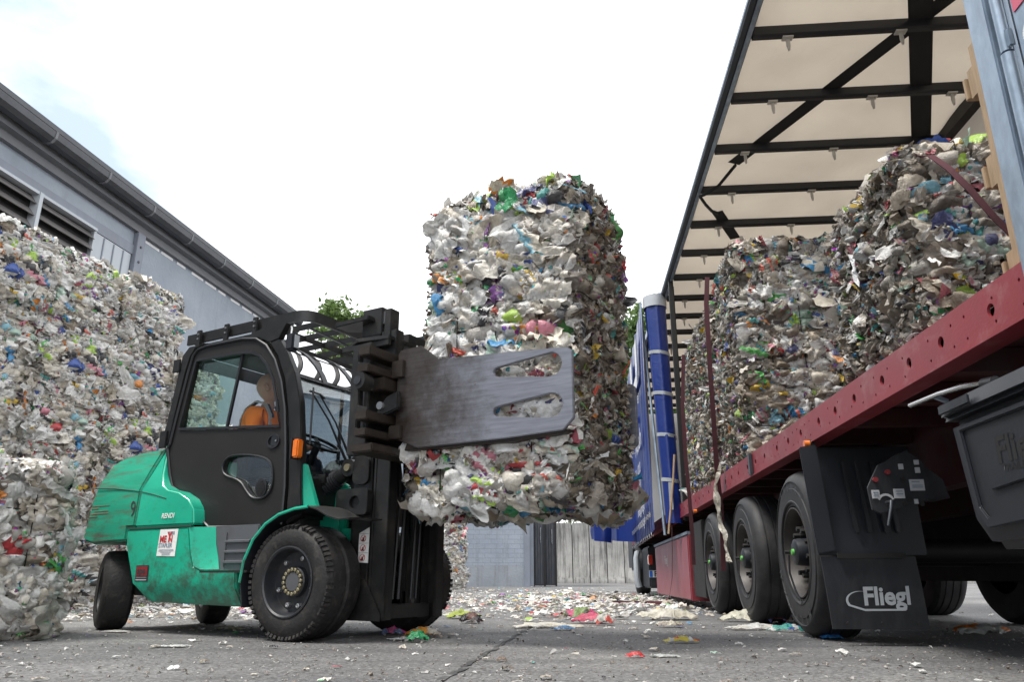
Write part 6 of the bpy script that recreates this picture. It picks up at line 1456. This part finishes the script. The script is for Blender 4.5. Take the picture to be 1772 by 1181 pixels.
LT = [  # x, y, size, colours, label, seed
 (.72, 7.20, (.16, .09, .07), [(.55, .05, .12), (.50, .06, .12)], 'crumpled crimson bag in the middle of the yard', .8),
 (.68, 7.95, (.17, .10, .09), [(.20, .28, .09), (.10, .09, .06), (.5, .05, .15)], 'olive green and magenta packet behind the crimson bag', .8),
 (-.50, 8.0, (.17, .09, .08), [(.35, .42, .05), (.55, .55, .45)], 'yellow-green wrapper near the far forklift wheel', .7),
 (-.36, 7.2, (.10, .06, .07), [(.03, .025, .03), (.15, .05, .03)], 'small black scrap near the yellow-green wrapper', .9),
 (.28, 6.55, (.28, .09, .04), [(.66, .62, .52), (.6, .58, .5)], 'long flattened cream film on the ground below the lifted bale', .5),
 (.40, 6.25, (.10, .04, .03), [(.10, .30, .60), (.6, .6, .6)], 'light blue scrap in front of the long cream film', .6),
 (-.62, 5.55, (.12, .06, .05), [(.75, .32, .05), (.65, .6, .5)], 'orange and white wrapper at the far front wheel of the forklift', .8),
 (-.85, 5.75, (.08, .05, .05), [(.45, .05, .2), (.1, .15, .3)], 'small purple-red scrap beside the orange wrapper', .7),
 (-.60, 5.12, (.065, .045, .05), [(.03, .32, .12), (.03, .28, .10)], 'bright green scrap in front of the orange wrapper', .9),
 (-.72, 5.25, (.08, .03, .02), [(.66, .66, .66)], 'flat white shred left of the green scrap', .4),
 (1.52, 7.75, (.25, .13, .08), [(.64, .60, .50), (.58, .55, .47)], 'large pale pillow-like bag lying on the yard before the trailer', .9),
 (2.15, 7.35+.05, (.20, .09, .09), [(.58, .56, .45), (.55, .54, .44)], 'beige bag end beside the first trailer wheels', .8),
 (2.36, 7.10, (.10, .08, .10), [(.35, .10, .10), (.15, .10, .09), (.1, .15, .4)], 'dirty red and brown wrapper next to the beige bag', .9),
 (1.92, 6.30, (.24, .06, .05), [(.70, .70, .68), (.62, .60, .55)], 'long white bag in front of the trailer wheels', .5),
 (2.08, 6.05, (.14, .04, .05), [(.04, .30, .25), (.03, .10, .35), (.6, .6, .6)], 'green and blue packet at the tip of the long white bag', .7),
 (2.12, 5.35, (.07, .04, .03), [(.03, .20, .50), (.05, .10, .3)], 'vivid blue scrap on the asphalt before the last trailer wheel', .7),
 (.63, 4.14, (.045, .025, .025), [(.65, .04, .04), (.6, .1, .1)], 'bright red scrap nearest the camera', .8),
 (.78, 4.16, (.075, .03, .018), [(.50, .52, .50)], 'translucent film strip right of the bright red scrap', .4),
 (1.06, 5.05, (.10, .04, .035), [(.60, .50, .05), (.55, .06, .05), (.6, .6, .6)], 'yellow, red and white wrapper in the foreground', .7),
 (1.30, 6.6, (.12, .05, .05), [(.62, .58, .48), (.35, .3, .25)], 'torn cream scrap left of the long white bag', .6),
 (.80, 6.9, (.08, .05, .07), [(.55, .55, .5), (.6, .1, .08)], 'upright grey-white scrap right of the crimson bag', .9),
 (-2.0, 4.75, (.10, .04, .015), [(.62, .62, .60)], 'flat whitish shred before the front wheel on the left', .4),
 (-2.95, 6.0, (.12, .05, .02), [(.62, .62, .58)], 'flat white film beside the rear forklift wheel', .4),
 (-2.2, 6.25, (.10, .06, .03), [(.45, .42, .28), (.5, .5, .45)], 'khaki crumpled scrap under the forklift', .6),
 (3.35, 5.75, (.22, .08, .07), [(.40, .42, .40), (.8, .25, .05)], 'grey film heap under the trailer behind the mudflap', .6),
 (-3.05, 4.62, (.10, .07, .04), [(.68, .67, .62)], 'white scrap at the foot of the loose bale on the left', .7),
 (-.05, 3.95, (.022, .018, .02), [(.2, .14, .1)], 'tiny brown crumb alone on the foreground asphalt', .8)]
for i, (x, y, sz, cols, lb, dm) in enumerate(LT):
    crumple('plastic_scrap', (x, y, .002), sz, cols, seed=300+i, label=lb, cat='plastic scrap', dome=dm, rz=(i*37 % 11-5)*.06, group='single scraps lying on the yard')
